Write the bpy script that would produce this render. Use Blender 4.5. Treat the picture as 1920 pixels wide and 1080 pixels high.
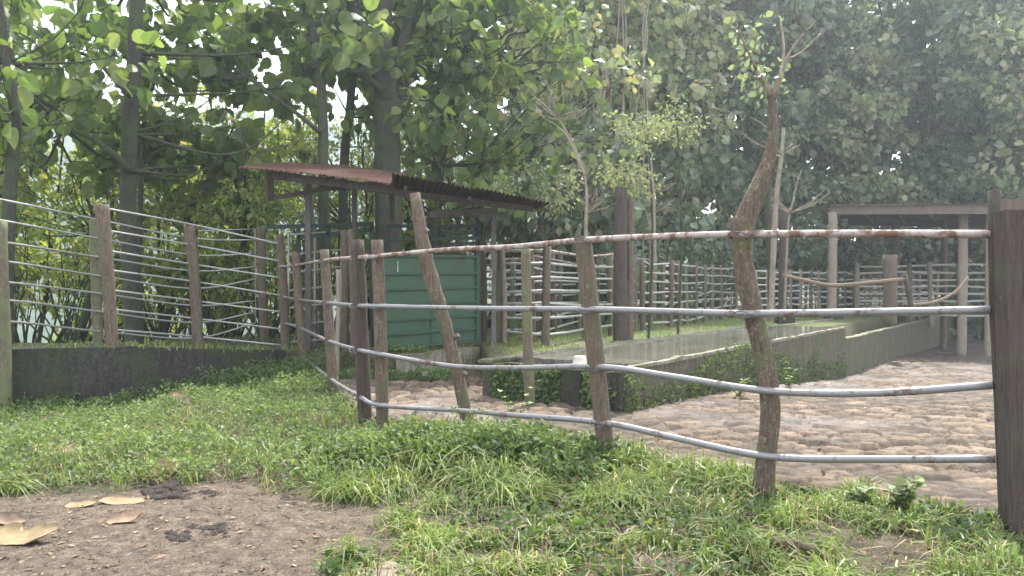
import bpy, math, random
import numpy as np
from math import radians as R
for o in list(bpy.data.objects): bpy.data.objects.remove(o)
S = bpy.context.scene
COL = S.collection
F = 1450.0; EYE = 1.5

# ------------------------------------------------------------------ camera, sky, sun
cam = bpy.data.cameras.new('camera'); co = bpy.data.objects.new('camera', cam); COL.objects.link(co)
cam.sensor_width = 36; cam.lens = 36 * F / 1920.0; cam.clip_start = .05; cam.clip_end = 2000
co.location = (0, 0, EYE); co.rotation_euler = (R(90), 0, 0); S.camera = co
SUN_EL, SUN_AZ = R(57), R(20)          # azimuth clockwise from +Y (the viewing direction)
w = bpy.data.worlds.new('World'); S.world = w; w.use_nodes = True
nt = w.node_tree; nt.nodes.clear()
out = nt.nodes.new('ShaderNodeOutputWorld'); bg = nt.nodes.new('ShaderNodeBackground')
sk = nt.nodes.new('ShaderNodeTexSky'); sk.sky_type = 'NISHITA'; sk.sun_disc = False
sk.sun_elevation = SUN_EL; sk.sun_rotation = SUN_AZ; sk.dust_density = 4; sk.air_density = 1.2
mx = nt.nodes.new('ShaderNodeMixRGB'); mx.inputs[0].default_value = .8
tc = nt.nodes.new('ShaderNodeTexCoord'); nz = nt.nodes.new('ShaderNodeTexNoise'); nz.inputs['Scale'].default_value = 2.5
nz.inputs['Detail'].default_value = 5
cr = nt.nodes.new('ShaderNodeValToRGB'); cr.color_ramp.elements[0].position = .35; cr.color_ramp.elements[1].position = .65
cr.color_ramp.elements[0].color = (8.5, 9.2, 10.5, 1); cr.color_ramp.elements[1].color = (13, 13.2, 13.6, 1)
L = nt.links.new
L(tc.outputs['Generated'], nz.inputs['Vector']); L(nz.outputs['Fac'], cr.inputs['Fac'])
L(sk.outputs[0], mx.inputs[1]); L(cr.outputs[0], mx.inputs[2]); L(mx.outputs[0], bg.inputs[0]); L(bg.outputs[0], out.inputs[0])
bg.inputs[1].default_value = .1
sl = bpy.data.lights.new('sun', 'SUN'); sl.energy = 4.3; sl.angle = R(5); sl.color = (1, .95, .86)
so = bpy.data.objects.new('sun', sl); COL.objects.link(so)
so.rotation_euler = (-(math.pi/2 - SUN_EL), 0, -SUN_AZ)      # light comes from in front, right
S.view_settings.view_transform = 'Standard'; S.view_settings.look = 'None'
S.view_settings.gamma = 1; S.view_settings.exposure = 1.32
S.render.engine = 'CYCLES'
S.cycles.max_bounces = 8; S.cycles.diffuse_bounces = 3; S.cycles.transmission_bounces = 4; S.cycles.glossy_bounces = 2
S.cycles.transparent_max_bounces = 4; S.cycles.volume_bounces = 1

# ------------------------------------------------------------------ helpers
def P(px, py, Y): return ((px-960)/F*Y, Y, EYE-(py-540)/F*Y)
def XY(px, Y): return ((px-960)/F*Y, Y)
def tag(o, label=None, cat=None, group=None, kind=None):
    if label: o['label'] = label
    if cat: o['category'] = cat
    if group: o['group'] = group
    if kind: o['kind'] = kind
    return o
def empty(name, loc=(0,0,0), label=None, cat=None, group=None):
    o = bpy.data.objects.new(name, None); o.empty_display_size = .1; COL.objects.link(o); o.location = loc
    return tag(o, label, cat, group)
def link(name, me, mat=None, parent=None):
    o = bpy.data.objects.new(name, me); COL.objects.link(o)
    if mat: me.materials.append(mat)
    if parent:
        o.parent = parent; p = parent
        loc = np.zeros(3)
        while p: loc += np.array(p.location); p = p.parent
        o.location = tuple(-loc)
    return o
def raw(name, V, loops, sizes, smooth=True):
    me = bpy.data.meshes.new(name); V = np.asarray(V, np.float32); loops = np.asarray(loops, np.int32).ravel()
    sizes = np.asarray(sizes, np.int32); st = np.concatenate([[0], np.cumsum(sizes)[:-1]]).astype(np.int32)
    me.vertices.add(len(V)); me.vertices.foreach_set('co', V.ravel())
    me.loops.add(len(loops)); me.loops.foreach_set('vertex_index', loops)
    me.polygons.add(len(sizes)); me.polygons.foreach_set('loop_start', st); me.polygons.foreach_set('loop_total', sizes)
    me.polygons.foreach_set('use_smooth', np.full(len(sizes), smooth))
    me.update(calc_edges=True); return me
class MB:
    def __init__(s): s.v = []; s.f = []; s.smooth = []
    def add(s, vs, fs, smooth=False):
        b = len(s.v); s.v += [tuple(map(float, q)) for q in vs]; s.f += [tuple(b+i for i in q) for q in fs]; s.smooth += [smooth]*len(fs)
        return s
    def box8(s, c):   # 8 corners, bottom 4 (ccw) then top 4
        return s.add(c, [(3,2,1,0),(4,5,6,7),(0,1,5,4),(1,2,6,5),(2,3,7,6),(3,0,4,7)])
    def bar(s, a, b, wd, ht, up=(0,0,1), roll=0):
        a = np.array(a, float); b = np.array(b, float); d = b-a; d /= np.linalg.norm(d)
        u = np.array(up, float)
        if abs(d@u) > .95: u = np.array((0,1,0.)) if abs(d[1]) < .9 else np.array((1,0,0.))
        x = np.cross(d, u); x /= np.linalg.norm(x); y = np.cross(x, d)
        if roll: x, y = x*math.cos(roll)+y*math.sin(roll), -x*math.sin(roll)+y*math.cos(roll)
        c = []
        for q in (a, b):
            for i, j in ((-1,-1),(1,-1),(1,1),(-1,1)): c.append(q + x*i*wd/2 + y*j*ht/2)
        return s.box8(c)
    def tube(s, pts, rad, seg=8, jit=0, seed=0, step=None, cap=True, lump=0):
        pts = np.array(pts, float)
        rad = np.full(len(pts), float(rad)) if np.isscalar(rad) else np.array(rad, float)
        if step: pts, rad = resample(pts, rad, step)
        rg = np.random.default_rng(seed); n = len(pts)
        t = np.gradient(pts, axis=0); t /= np.linalg.norm(t, axis=1)[:, None]
        ref = np.array((0, 1, 0.)) if abs(t[0][1]) < .9 else np.array((1, 0, 0.))
        V = []; ph = rg.random()*6.28
        lob = 1 + lump*np.array([math.sin(2*a+ph)+.6*math.sin(3*a+2*ph) for a in np.arange(seg)/seg*2*math.pi])
        for i in range(n):
            x = np.cross(ref, t[i]); x /= np.linalg.norm(x); y = np.cross(t[i], x); ref = y if False else ref
            for k in range(seg):
                a = k/seg*2*math.pi
                r = rad[i]*lob[k]*(1 + jit*(rg.random()-.5)*2)
                V.append(pts[i] + r*(x*math.cos(a) + y*math.sin(a)))
        Fc = []
        for i in range(n-1):
            for k in range(seg):
                k2 = (k+1) % seg; Fc.append((i*seg+k, i*seg+k2, (i+1)*seg+k2, (i+1)*seg+k))
        s.add(V, Fc, True)
        if cap:
            b = len(s.v) - n*seg
            s.f += [tuple(b+k for k in reversed(range(seg))), tuple(b+(n-1)*seg+k for k in range(seg))]; s.smooth += [False, False]
        return s
    def build(s, name, mat, parent=None):
        me = bpy.data.meshes.new(name); me.from_pydata(s.v, [], s.f)
        me.polygons.foreach_set('use_smooth', s.smooth); me.update()
        return link(name, me, mat, parent)
def resample(pts, rad, step):
    n = len(pts)
    if n == 2:
        m = max(2, int(np.linalg.norm(pts[1]-pts[0])/step)+1); t = np.linspace(0, 1, m)
        return pts[0]+(pts[1]-pts[0])*t[:, None], rad[0]+(rad[1]-rad[0])*t
    P_ = []; R_ = []
    e = np.vstack([2*pts[0]-pts[1], pts, 2*pts[-1]-pts[-2]])
    for i in range(n-1):
        p0, p1, p2, p3 = e[i:i+4]; m = max(1, int(np.linalg.norm(p2-p1)/step))
        for k in range(m):
            t = k/m
            P_.append(.5*((2*p1)+(-p0+p2)*t+(2*p0-5*p1+4*p2-p3)*t*t+(-p0+3*p1-3*p2+p3)*t**3)); R_.append(rad[i]+(rad[i+1]-rad[i])*t)
    P_.append(pts[-1]); R_.append(rad[-1])
    return np.array(P_), np.array(R_)
# value noise for terrain and stones
_T = np.random.default_rng(5).random((256, 256))
def vn(x, y, sc=1.0):
    x = np.asarray(x, float)*sc+1000.3; y = np.asarray(y, float)*sc+1000.7
    i = np.floor(x).astype(int); j = np.floor(y).astype(int); u = x-i; v = y-j; u = u*u*(3-2*u); v = v*v*(3-2*v)
    g = lambda a, b: _T[a & 255, b & 255]
    return (g(i,j)*(1-u)+g(i+1,j)*u)*(1-v)+(g(i,j+1)*(1-u)+g(i+1,j+1)*u)*v
def fbm(x, y, sc=1.0): return (vn(x,y,sc)+.5*vn(x,y,sc*2.1)+.25*vn(x,y,sc*4.3))/1.75
def sstep(a, b, x): t = np.clip((np.asarray(x, float)-a)/(b-a), 0, 1); return t*t*(3-2*t)
def inpoly(x, y, poly):
    x = np.asarray(x, float); y = np.asarray(y, float); r = np.zeros(x.shape, bool); n = len(poly)
    for i in range(n):
        x1, y1 = poly[i]; x2, y2 = poly[(i+1) % n]
        if y1 == y2: continue
        c = ((y1 > y) != (y2 > y)) & (x < (x2-x1)*(y-y1)/(y2-y1)+x1); r ^= c
    return r
def pdist(x, y, poly):
    """signed distance, positive inside"""
    x = np.asarray(x, float); y = np.asarray(y, float); d = np.full(x.shape, 1e9); n = len(poly)
    for i in range(n):
        x1, y1 = poly[i]; x2, y2 = poly[(i+1) % n]; dx, dy = x2-x1, y2-y1
        t = np.clip(((x-x1)*dx+(y-y1)*dy)/(dx*dx+dy*dy), 0, 1)
        d = np.minimum(d, np.hypot(x-x1-t*dx, y-y1-t*dy))
    return np.where(inpoly(x, y, poly), d, -d)

# ------------------------------------------------------------------ materials
def mat(name):
    m = bpy.data.materials.new(name); m.use_nodes = True; n = m.node_tree; b = n.nodes['Principled BSDF']
    return m, n, b
def N(n, t, **k):
    q = n.nodes.new(t)
    for a, v in k.items():
        if a in q.inputs: q.inputs[a].default_value = v
        else: setattr(q, a, v)
    return q
def coords(n, scale=(1,1,1), geo=False):
    t = n.nodes.new('ShaderNodeTexCoord'); mp = n.nodes.new('ShaderNodeMapping'); mp.inputs['Scale'].default_value = scale
    n.links.new(t.outputs['Object'], mp.inputs[0]); return mp.outputs[0]
def noise(n, vec, sc, det=5, rough=.6):
    q = N(n, 'ShaderNodeTexNoise', Scale=sc, Detail=det, Roughness=rough)
    if vec: n.links.new(vec, q.inputs['Vector'])
    return q.outputs['Fac']
def ramp(n, fac, stops):
    q = n.nodes.new('ShaderNodeValToRGB'); e = q.color_ramp.elements
    while len(e) < len(stops): e.new(.5)
    for i, (p, c) in enumerate(stops):
        e[i].position = p; e[i].color = (*c, 1) if len(c) == 3 else c
    n.links.new(fac, q.inputs[0]); return q.outputs[0]
def mix(n, fac, a, b, mode='MIX'):
    q = n.nodes.new('ShaderNodeMixRGB'); q.blend_type = mode
    for i, v in ((0, fac), (1, a), (2, b)):
        if isinstance(v, (int, float)): q.inputs[i].default_value = v
        elif isinstance(v, tuple): q.inputs[i].default_value = (*v, 1)
        else: n.links.new(v, q.inputs[i])
    return q.outputs[0]
def bump(n, b, fac, st, dist):
    q = N(n, 'ShaderNodeBump', Strength=st, Distance=dist); n.links.new(fac, q.inputs['Height']); n.links.new(q.outputs[0], b.inputs['Normal'])
W0, W1 = (0,0,0), (1,1,1)
def bark(name, c1, c2, moss=(.10,.12,.05), mossamt=.5, lich=(.42,.42,.36), licham=.0, st=(9,9,1.6), bd=.02):
    m, n, b = mat(name); v = coords(n, st); v2 = coords(n, (1,1,1))
    f = noise(n, v, 4, 8, .7); g = noise(n, v2, 3.5, 5)
    c = ramp(n, f, [(.3, c1), (.68, c2)])
    mk = ramp(n, g, [(.62-.25*mossamt, W0), (.75-.2*mossamt, W1)])
    c = mix(n, mk, c, moss)
    if licham:
        h = noise(n, v2, 30, 8, .75); lk = ramp(n, h, [(.6-.2*licham, W0), (.78-.2*licham, (.7,.7,.7))]); c = mix(n, lk, c, lich)
    n.links.new(c, b.inputs['Base Color']); b.inputs['Roughness'].default_value = .9
    bump(n, b, f, .9, bd); return m
M = {}
M['post'] = bark('weathered_post_wood', (.035,.025,.019), (.19,.135,.1), (.1,.1,.055), .5, (.4,.35,.3), .25, (12,12,1.4), .015)
M['post_dark'] = bark('dark_post_wood', (.022,.016,.013), (.1,.074,.062), (.07,.07,.05), .3, (.3,.28,.25), .05, (16,16,1), .012)
M['post_green'] = bark('mossy_post_wood', (.05,.042,.03), (.19,.155,.105), (.13,.14,.065), .9, (.5,.48,.38), .2, (12,12,1.4), .012)
M['post_pale'] = bark('pale_post_wood', (.14,.108,.083), (.36,.29,.23), (.28,.27,.2), .3, (.6,.56,.5), .1, (14,14,1), .01)
M['bark'] = bark('tree_bark', (.013,.012,.010), (.07,.06,.048), (.045,.065,.024), .75, (.3,.31,.27), .12, (7,7,1.6), .03)
M['bark_pale'] = bark('pale_bark', (.12,.095,.075), (.36,.3,.24), (.15,.15,.1), .3, (.45,.42,.36), .2, (12,12,2), .012)
M['bark_live'] = bark('live_post_bark', (.03,.021,.016), (.2,.145,.105), (.13,.135,.06), .5, (.5,.45,.38), .3, (14,14,2.2), .03)
M['bamboo'] = bark('dry_pole', (.25,.17,.09), (.5,.37,.22), (.3,.22,.12), .2, (.6,.5,.36), .1, (12,12,3), .01)

def metal(name, base, rust, amt, rough=.45, met=.55, sc=5):
    m, n, b = mat(name); v = coords(n)
    g = noise(n, v, sc, 8, .7); f = noise(n, v, 40, 3)
    k = ramp(n, g, [(.68-.32*amt, W0), (.76-.3*amt, W1)])
    c = mix(n, f, base, tuple(x*.72 for x in base)); r = mix(n, f, rust, tuple(x*.5 for x in rust))
    n.links.new(mix(n, k, c, r), b.inputs['Base Color'])
    n.links.new(ramp(n, k, [(0, (met,)*3), (1, (.05,)*3)]), b.inputs['Metallic'])
    n.links.new(ramp(n, k, [(0, (rough,)*3), (1, (.85,)*3)]), b.inputs['Roughness'])
    bump(n, b, f, .25, .004); return m
M['pipe'] = metal('galvanised_pipe', (.27,.265,.275), (.17,.1,.07), .42, .5, .4)
M['pipe_rust'] = metal('rusty_pipe', (.42,.36,.34), (.2,.11,.08), .66, .6, .2, 11)
M['pipe_pale'] = metal('pale_thin_pipe', (.46,.47,.45), (.30,.2,.15), .35, .5, .25)
M['pipe_white'] = metal('pale_painted_pipe', (.66,.66,.62), (.4,.3,.24), .3, .6, 0)
M['steel_dark'] = metal('dark_green_steel', (.02,.045,.038), (.08,.05,.035), .2, .6, .1)
M['steel_grey'] = metal('grey_steel_post', (.14,.13,.13), (.16,.1,.07), .5, .6, .2)
M['greenpaint'] = metal('green_painted_sheet', (.024,.082,.04), (.075,.095,.05), .5, .5, 0)
M['greenframe'] = metal('green_painted_frame', (.016,.062,.034), (.05,.06,.035), .35, .5, 0)
M['white_paint'] = metal('white_painted_metal', (.75,.73,.68), (.5,.45,.38), .2, .6, 0)
def rusty_roof():
    m, n, b = mat('rusty_roof_sheet'); v = coords(n); g = noise(n, v, 2.2, 7, .65); f = noise(n, v, 18, 5)
    c = ramp(n, g, [(.3, (.035,.017,.013)), (.5, (.075,.034,.027)), (.62, (.06,.038,.031)), (.75, (.08,.066,.058))])
    c = mix(n, ramp(n, f, [(.45, W0), (.65, (.6,.6,.6))]), c, (.09,.045,.035))
    n.links.new(c, b.inputs['Base Color']); b.inputs['Roughness'].default_value = .9; b.inputs['Specular IOR Level'].default_value = .12; bump(n, b, f, .4, .01); return m
M['roof'] = rusty_roof()
def concrete(name, c1, c2, moss, amt):
    m, n, b = mat(name); v = coords(n); g = noise(n, v, 1.7, 7, .65); f = noise(n, v, 14, 6); st = noise(n, coords(n, (5,5,.5)), 3, 5)
    c = ramp(n, f, [(.3, c1), (.7, c2)])
    c = mix(n, ramp(n, st, [(.42, W0), (.68, (.75,.75,.75))]), c, tuple(x*.4 for x in c1))
    c = mix(n, ramp(n, g, [(.62-.3*amt, W0), (.74-.28*amt, W1)]), c, moss)
    k2 = noise(n, v, 26, 7, .8); c = mix(n, 1.0, c, ramp(n, k2, [(.38, (.4,.4,.4)), (.5, (1,1,1)), (.64, (1.4,1.33,1.2))]), 'MULTIPLY')
    n.links.new(c, b.inputs['Base Color']); b.inputs['Roughness'].default_value = .85; bump(n, b, f, .5, .015); return m
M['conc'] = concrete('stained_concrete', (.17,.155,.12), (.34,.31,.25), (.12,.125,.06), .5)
M['conc_side'] = concrete('stained_shaded_trough_side', (.055,.046,.03), (.15,.125,.085), (.055,.07,.024), .5)  # moss and stain, with the backlit side's shade in the base tone
M['wet_conc'] = concrete('wet_dark_slab', (.1,.095,.08), (.22,.205,.175), (.08,.085,.045), .4); M['wet_conc'].node_tree.nodes['Principled BSDF'].inputs['Roughness'].default_value = .22
M['conc_top'] = concrete('worn_concrete_rim', (.26,.24,.2), (.5,.47,.41), (.18,.17,.11), .15)
M['conc_dark'] = concrete('mossy_dark_concrete', (.045,.042,.036), (.11,.10,.085), (.04,.06,.022), .7)
M['conc_black'] = concrete('black_shaded_mouldy_concrete', (.02,.019,.017), (.06,.053,.045), (.03,.042,.016), .5)
def water():
    m, n, b = mat('murky_water'); v = coords(n); f = noise(n, v, 3, 4); g = noise(n, v, .8, 3)
    n.links.new(ramp(n, g, [(.3, (.1,.097,.075)), (.7, (.17,.165,.13))]), b.inputs['Base Color'])  # murky tone lifted; pale sky reflection is put into the base colour
    b.inputs['Roughness'].default_value = .06; b.inputs['IOR'].default_value = 1.33
    bump(n, b, f, .08, .015); return m
M['water'] = water()
def stonemat():
    m, n, b = mat('muddy_cobbles'); v = coords(n)
    a = N(n, 'ShaderNodeAttribute', attribute_name='tint'); f = noise(n, v, 16, 9, .75); g = noise(n, v, 90, 4)
    sep = n.nodes.new('ShaderNodeSeparateColor'); n.links.new(a.outputs['Color'], sep.inputs[0])
    c = ramp(n, sep.outputs[0], [(0, (.095,.066,.047)), (.3, (.165,.12,.083)), (.55, (.068,.054,.042)), (.8, (.17,.12,.084)), (1, (.22,.17,.125))])
    c = mix(n, ramp(n, f, [(.35, (.75,.75,.75)), (.65, (1.12,1.1,1.08))]), c, c, 'MIX')
    c = mix(n, 1.0, c, ramp(n, f, [(.38, (.36,.33,.3)), (.5, (.9,.88,.85)), (.62, (1.08,1.06,1.03))]), 'MULTIPLY')
    c = mix(n, sep.outputs[1], c, (.03,.021,.015))
    c = mix(n, sep.outputs[2], c, (.06,.05,.052))
    n.links.new(c, b.inputs['Base Color'])
    n.links.new(ramp(n, sep.outputs[2], [(0, (.9,)*3), (1, (.4,)*3)]), b.inputs['Roughness'])
    bump(n, b, g, .5, .006); return m
M['cobble'] = stonemat()
def groundmat():
    m, n, b = mat('soil_and_turf'); v = coords(n)
    a = N(n, 'ShaderNodeAttribute', attribute_name='cover'); sep = n.nodes.new('ShaderNodeSeparateColor'); n.links.new(a.outputs['Color'], sep.inputs[0])
    f = noise(n, v, 9, 10, .75); g = noise(n, v, 70, 6, .7); h = noise(n, v, 1.2, 5)
    vo = N(n, 'ShaderNodeTexVoronoi', Scale=55); n.links.new(v, vo.inputs['Vector'])
    soil = ramp(n, f, [(.34, (.055,.04,.028)), (.5, (.135,.1,.072)), (.66, (.24,.185,.138))])
    soil = mix(n, 1.0, soil, ramp(n, g, [(.35, (.5,.48,.46)), (.55, (1,1,1)), (.72, (1.35,1.3,1.25))]), 'MULTIPLY')
    soil = mix(n, ramp(n, vo.outputs['Color'], [(.86, W0), (.9, (.6,.6,.6))]), soil, (.3,.24,.18))
    turf = ramp(n, f, [(.3, (.05,.085,.02)), (.6, (.13,.2,.045)), (.8, (.19,.25,.07))])
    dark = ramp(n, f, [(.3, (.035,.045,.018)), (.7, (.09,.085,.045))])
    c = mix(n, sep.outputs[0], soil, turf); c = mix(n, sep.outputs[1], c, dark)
    n.links.new(c, b.inputs['Base Color']); b.inputs['Roughness'].default_value = .95
    bump(n, b, mix(n, .5, f, g), 1.0, .045); return m
M['ground'] = groundmat()
def leafmat(name, cols, tr=.45, gl=.35, sc=.6):
    m, n, b = mat(name); g = n.nodes.new('ShaderNodeNewGeometry'); v = coords(n)
    k = len(cols); c = ramp(n, g.outputs['Random Per Island'], [(i/(k-1), x) for i, x in enumerate(cols)])
    f = noise(n, v, sc, 3); c = mix(n, 1.0, c, ramp(n, f, [(.3, (.7,.72,.75)), (.7, (1.25,1.2,1.1))]), 'MULTIPLY')
    b.inputs['Roughness'].default_value = gl; b.inputs['Specular IOR Level'].default_value = .45
    t = n.nodes.new('ShaderNodeBsdfTranslucent'); ms = n.nodes.new('ShaderNodeMixShader'); ms.inputs[0].default_value = tr
    n.links.new(c, b.inputs['Base Color'])
    n.links.new(mix(n, 1.0, c, (1.5,1.55,.8), 'MULTIPLY'), t.inputs['Color'])
    o = n.nodes['Material Output']; n.links.new(b.outputs[0], ms.inputs[1]); n.links.new(t.outputs[0], ms.inputs[2]); n.links.new(ms.outputs[0], o.inputs[0])
    return m
M['teak'] = leafmat('broad_teak_leaf', [(.07,.12,.05),(.11,.17,.065),(.17,.24,.075),(.1,.15,.07),(.23,.28,.1),(.14,.17,.12)], .58, .38)
M['bright'] = leafmat('bright_shrub_leaf', [(.11,.18,.06),(.19,.26,.08),(.3,.34,.12),(.15,.22,.07),(.36,.3,.16)], .55, .5)  # sunlit brightness of the shrubs is lifted into the leaf colour
M['forest'] = leafmat('forest_leaf', [(.08,.12,.085),(.15,.2,.15),(.25,.3,.22),(.11,.155,.12),(.3,.31,.24)], .45, .32, .35)  # cool pale greens put the veil of haze into the leaf colour
M['forest2'] = leafmat('pale_forest_leaf', [(.12,.165,.1),(.21,.26,.15),(.17,.21,.14),(.32,.34,.22),(.33,.28,.2)], .4, .4, .35)
M['weed'] = leafmat('weed_leaf', [(.075,.125,.045),(.125,.185,.06),(.185,.25,.095),(.1,.155,.06),(.27,.3,.14)], .35, .55, 1.2)
M['weed_dark'] = leafmat('dark_weed_leaf', [(.045,.085,.03),(.075,.125,.045),(.12,.18,.06),(.06,.1,.04),(.16,.2,.08)], .4, .6, 1.2)
M['grass'] = leafmat('grass_blade', [(.1,.155,.045),(.155,.225,.06),(.225,.29,.09),(.12,.185,.05),(.32,.29,.15)], .35, .45, 1.5)
M['deadleaf'] = leafmat('dry_leaf', [(.24,.16,.11),(.33,.23,.16),(.2,.13,.09)], .15, .7, 3)
M['litter'] = leafmat('leaf_litter', [(.16,.105,.07),(.22,.15,.1),(.15,.09,.06),(.36,.27,.18),(.1,.06,.04)], .1, .7, 3)
def simple(name, c1, c2, sc=20, rough=.9, bd=.01):
    m, n, b = mat(name); f = noise(n, coords(n), sc, 6); n.links.new(ramp(n, f, [(.3, c1), (.7, c2)]), b.inputs['Base Color'])
    b.inputs['Roughness'].default_value = rough; bump(n, b, f, .6, bd); return m
M['dung'] = simple('dung', (.012,.009,.007), (.045,.033,.024), 25)
M['rock'] = simple('rock', (.13,.105,.08), (.27,.22,.17), 9)
M['sack'] = simple('tan_dry_leaf', (.17,.12,.065), (.34,.26,.14), 9)
M['rope'] = simple('rope', (.13,.09,.06), (.27,.2,.14), 40)
M['plastic'] = simple('white_plastic', (.45,.41,.35), (.72,.68,.6), 14, .5, .002)
M['hill'] = simple('wooded_hill', (.02,.04,.02), (.06,.09,.045), .12, 1, 1)
M['plank'] = bark('grey_plank', (.07,.055,.045), (.2,.16,.135), (.18,.15,.12), .2, (.4,.36,.3), .05, (20,20,1.5), .006)

# ------------------------------------------------------------------ terrain
C0 = np.array((1.28, 9.15)); D = np.array((.575, .818)); NN = np.array((-.818, .575))
def uv(u, v, z=0): p = C0+D*u+NN*v; return (p[0], p[1], z)
def uvof(x, y): dx = x-C0[0]; dy = y-C0[1]; return dx*D[0]+dy*D[1], dx*NN[0]+dy*NN[1]
UP = [(-90,10.0),(-9,10.1),(-7,10.6),(-5.5,11.2),(-4.6,12.2),(-3.75,13.35),(-1.6,12.95),(-.6,14.6),(-.3,11.0),uv(.6,1)[:2],uv(45,1)[:2],(160,150),(160,260),(-160,260),(-160,10)]
YARD = [(3.9,4.3),(2.9,5.0),(1.75,5.75),(.85,6.75),(-.35,8.2),(-1.45,8.45),(-1.85,9.2),(-2.6,10.9),(-3.4,13.0),(-1.6,12.8),(-.65,14.3),(-.42,11.5),uv(.3,1.5)[:2],uv(.4,.2)[:2],uv(44,.2)[:2],(60,40),(60,4.3)]
def g(x, y):
    x = np.asarray(x, float); y = np.asarray(y, float)
    low = -.72*sstep(8.5, 20.5, y)*sstep(-1, 3, x) - .35*sstep(20, 36, y)*sstep(-1, 3, x)
    up = .36 + .28*sstep(-3.5, -7, x)*sstep(16, 11, y) + .05*fbm(x, y, .4)
    val = sstep(-6, -16, x)*sstep(15, 30, y)*8 + sstep(-2, -9, x)*sstep(17, 40, y)*5
    up = up - val
    t = sstep(-.05, .05, pdist(x, y, UP))
    z = low*(1-t)+up*t
    z = z + (1-t)*.05*(fbm(x, y, 1.1)-.5)*sstep(-.1, .4, -pdist(x, y, YARD))
    # grassy mound in the foreground and the bank under the fence
    m = np.exp(-(((x+.35)/1.25)**2 + ((y-6.45)/.55)**2)**1.5)*.17*(.75+.5*fbm(x, y, 2))
    b = np.exp(-(((x+3.1)/1.6)**2 + ((y-9.6)/2.4)**2)**1.3)*.04
    w_ = np.exp(-((y-(9.6+.1*x))/1.1)**2)*sstep(-3, -5, x)*.0
    dip = sstep(-3.6, -5, x)*sstep(7.4, 9.2, y)*.14
    near = np.exp(-(((x-2.4)/1.6)**2+((y-4.6)/.6)**2)**1.5)*.04
    return z + m + b + w_ + near - dip*(1-t)
def gz(x, y): return float(g(np.array([x]), np.array([y]))[0])
xs = np.concatenate([np.linspace(-160,-30,20)[:-1], np.linspace(-30,-9,40)[:-1], np.arange(-9, 9, .05), np.linspace(9,25,60)[1:], np.linspace(25,160,30)[1:]])
ys = np.concatenate([np.linspace(-60,3,25)[:-1], np.arange(3, 15.5, .045), np.linspace(15.5,40,110)[1:], np.linspace(40,260,40)[1:]])
DIRT = [(-6,3.2),(-6,5.3),(-4.0,5.45),(-3.0,5.75),(-2.1,6.05),(-1.75,5.75),(-1.2,5.35),(-.75,5.2),(-.8,4.75),(-1.05,4.2),(-1.1,3.2)]
def covers(x, y):
    """grass density 0..1 in the near ground"""
    d = pdist(x, y, DIRT) + .35*(fbm(x, y, 2.3)-.5)
    return sstep(.08, -.12, d)
X, Y = np.meshgrid(xs, ys); Z = g(X, Y) - .07*sstep(.05, .25, pdist(X, Y, YARD))
Z = Z + .012*(vn(X, Y, 9)-.5)*(np.abs(X) < 9)*(Y < 15.5)
V = np.stack([X, Y, Z], -1).reshape(-1, 3); nx, ny = len(xs), len(ys)
I = (np.arange(ny-1)[:, None]*nx + np.arange(nx-1)[None]).ravel()
me = raw('ground', V, np.stack([I, I+1, I+nx+1, I+nx], -1), np.full(len(I), 4))
ca = me.color_attributes.new('cover', 'FLOAT_COLOR', 'POINT')
upm = sstep(-.05, .3, pdist(X, Y, UP)); cv = covers(X, Y)
sparse = sstep(.42, .6, fbm(X, Y, 1.6))
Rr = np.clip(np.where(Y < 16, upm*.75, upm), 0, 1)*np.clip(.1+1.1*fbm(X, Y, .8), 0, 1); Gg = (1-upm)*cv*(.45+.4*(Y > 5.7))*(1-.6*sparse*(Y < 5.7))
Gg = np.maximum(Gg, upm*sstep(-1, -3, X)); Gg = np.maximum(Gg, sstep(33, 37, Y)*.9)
ca.data.foreach_set('color', np.stack([Rr, Gg, 0*Rr, 0*Rr+1], -1).astype(np.float32).ravel())
tag(link('ground', me, M['ground']), kind='structure')

# cobbled yard
sx = np.concatenate([np.arange(-3.5, 7, .03), np.linspace(7, 16, 160)[1:], np.linspace(16, 45, 120)[1:]])
sy = [4.3]
while sy[-1] < 40: sy.append(sy[-1]+max(.022, .0042*(sy[-1]-1)**1.25*.55))
sy = np.array(sy); X, Y = np.meshgrid(sx, sy)
rg = np.random.default_rng(11); CS = .2
jx = rg.random((400, 400)); jy = rg.random((400, 400)); jt = rg.random((400, 400)); jh = rg.random((400, 400))
wx = X/ (CS*1.15) + .8*(fbm(X, Y, 1.7)-.5)+.35*(fbm(X, Y, 8)-.5); wy = Y/(CS*.95) + .8*(fbm(X+40, Y, 1.7)-.5)+.35*(fbm(X+9, Y, 8)-.5)
ci = np.floor(wx).astype(int); cj = np.floor(wy).astype(int)
f1 = np.full(X.shape, 9.); f2 = f1.copy(); t1 = 0*X; h1 = 0*X
for a in (-1, 0, 1):
    for b in (-1, 0, 1):
        ii = (ci+a) % 400; jj = (cj+b) % 400
        d = np.hypot(ci+a+.1+.8*jx[ii, jj]-wx, cj+b+.1+.8*jy[ii, jj]-wy)
        nw = d < f1; f2 = np.where(nw, f1, np.minimum(f2, d)); t1 = np.where(nw, jt[ii, jj], t1); h1 = np.where(nw, jh[ii, jj], h1); f1 = np.where(nw, d, f1)
e = f2-f1; dome = sstep(0, .26, e)*(1-.12*f1); mud = sstep(.44, .62, fbm(X, Y, .8))
rel = .01+.06*dome*(.3+.9*h1)*(1-.55*mud) + .02*(fbm(X, Y, 9)-.5)+.02*(fbm(X, Y, 1.2)-.5)
Z = g(X, Y)+rel
nx, ny = len(sx), len(sy); I = (np.arange(ny-1)[:, None]*nx + np.arange(nx-1)[None])
k = inpoly(X[:-1, :-1], Y[:-1, :-1], YARD); I = I[k]
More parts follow.
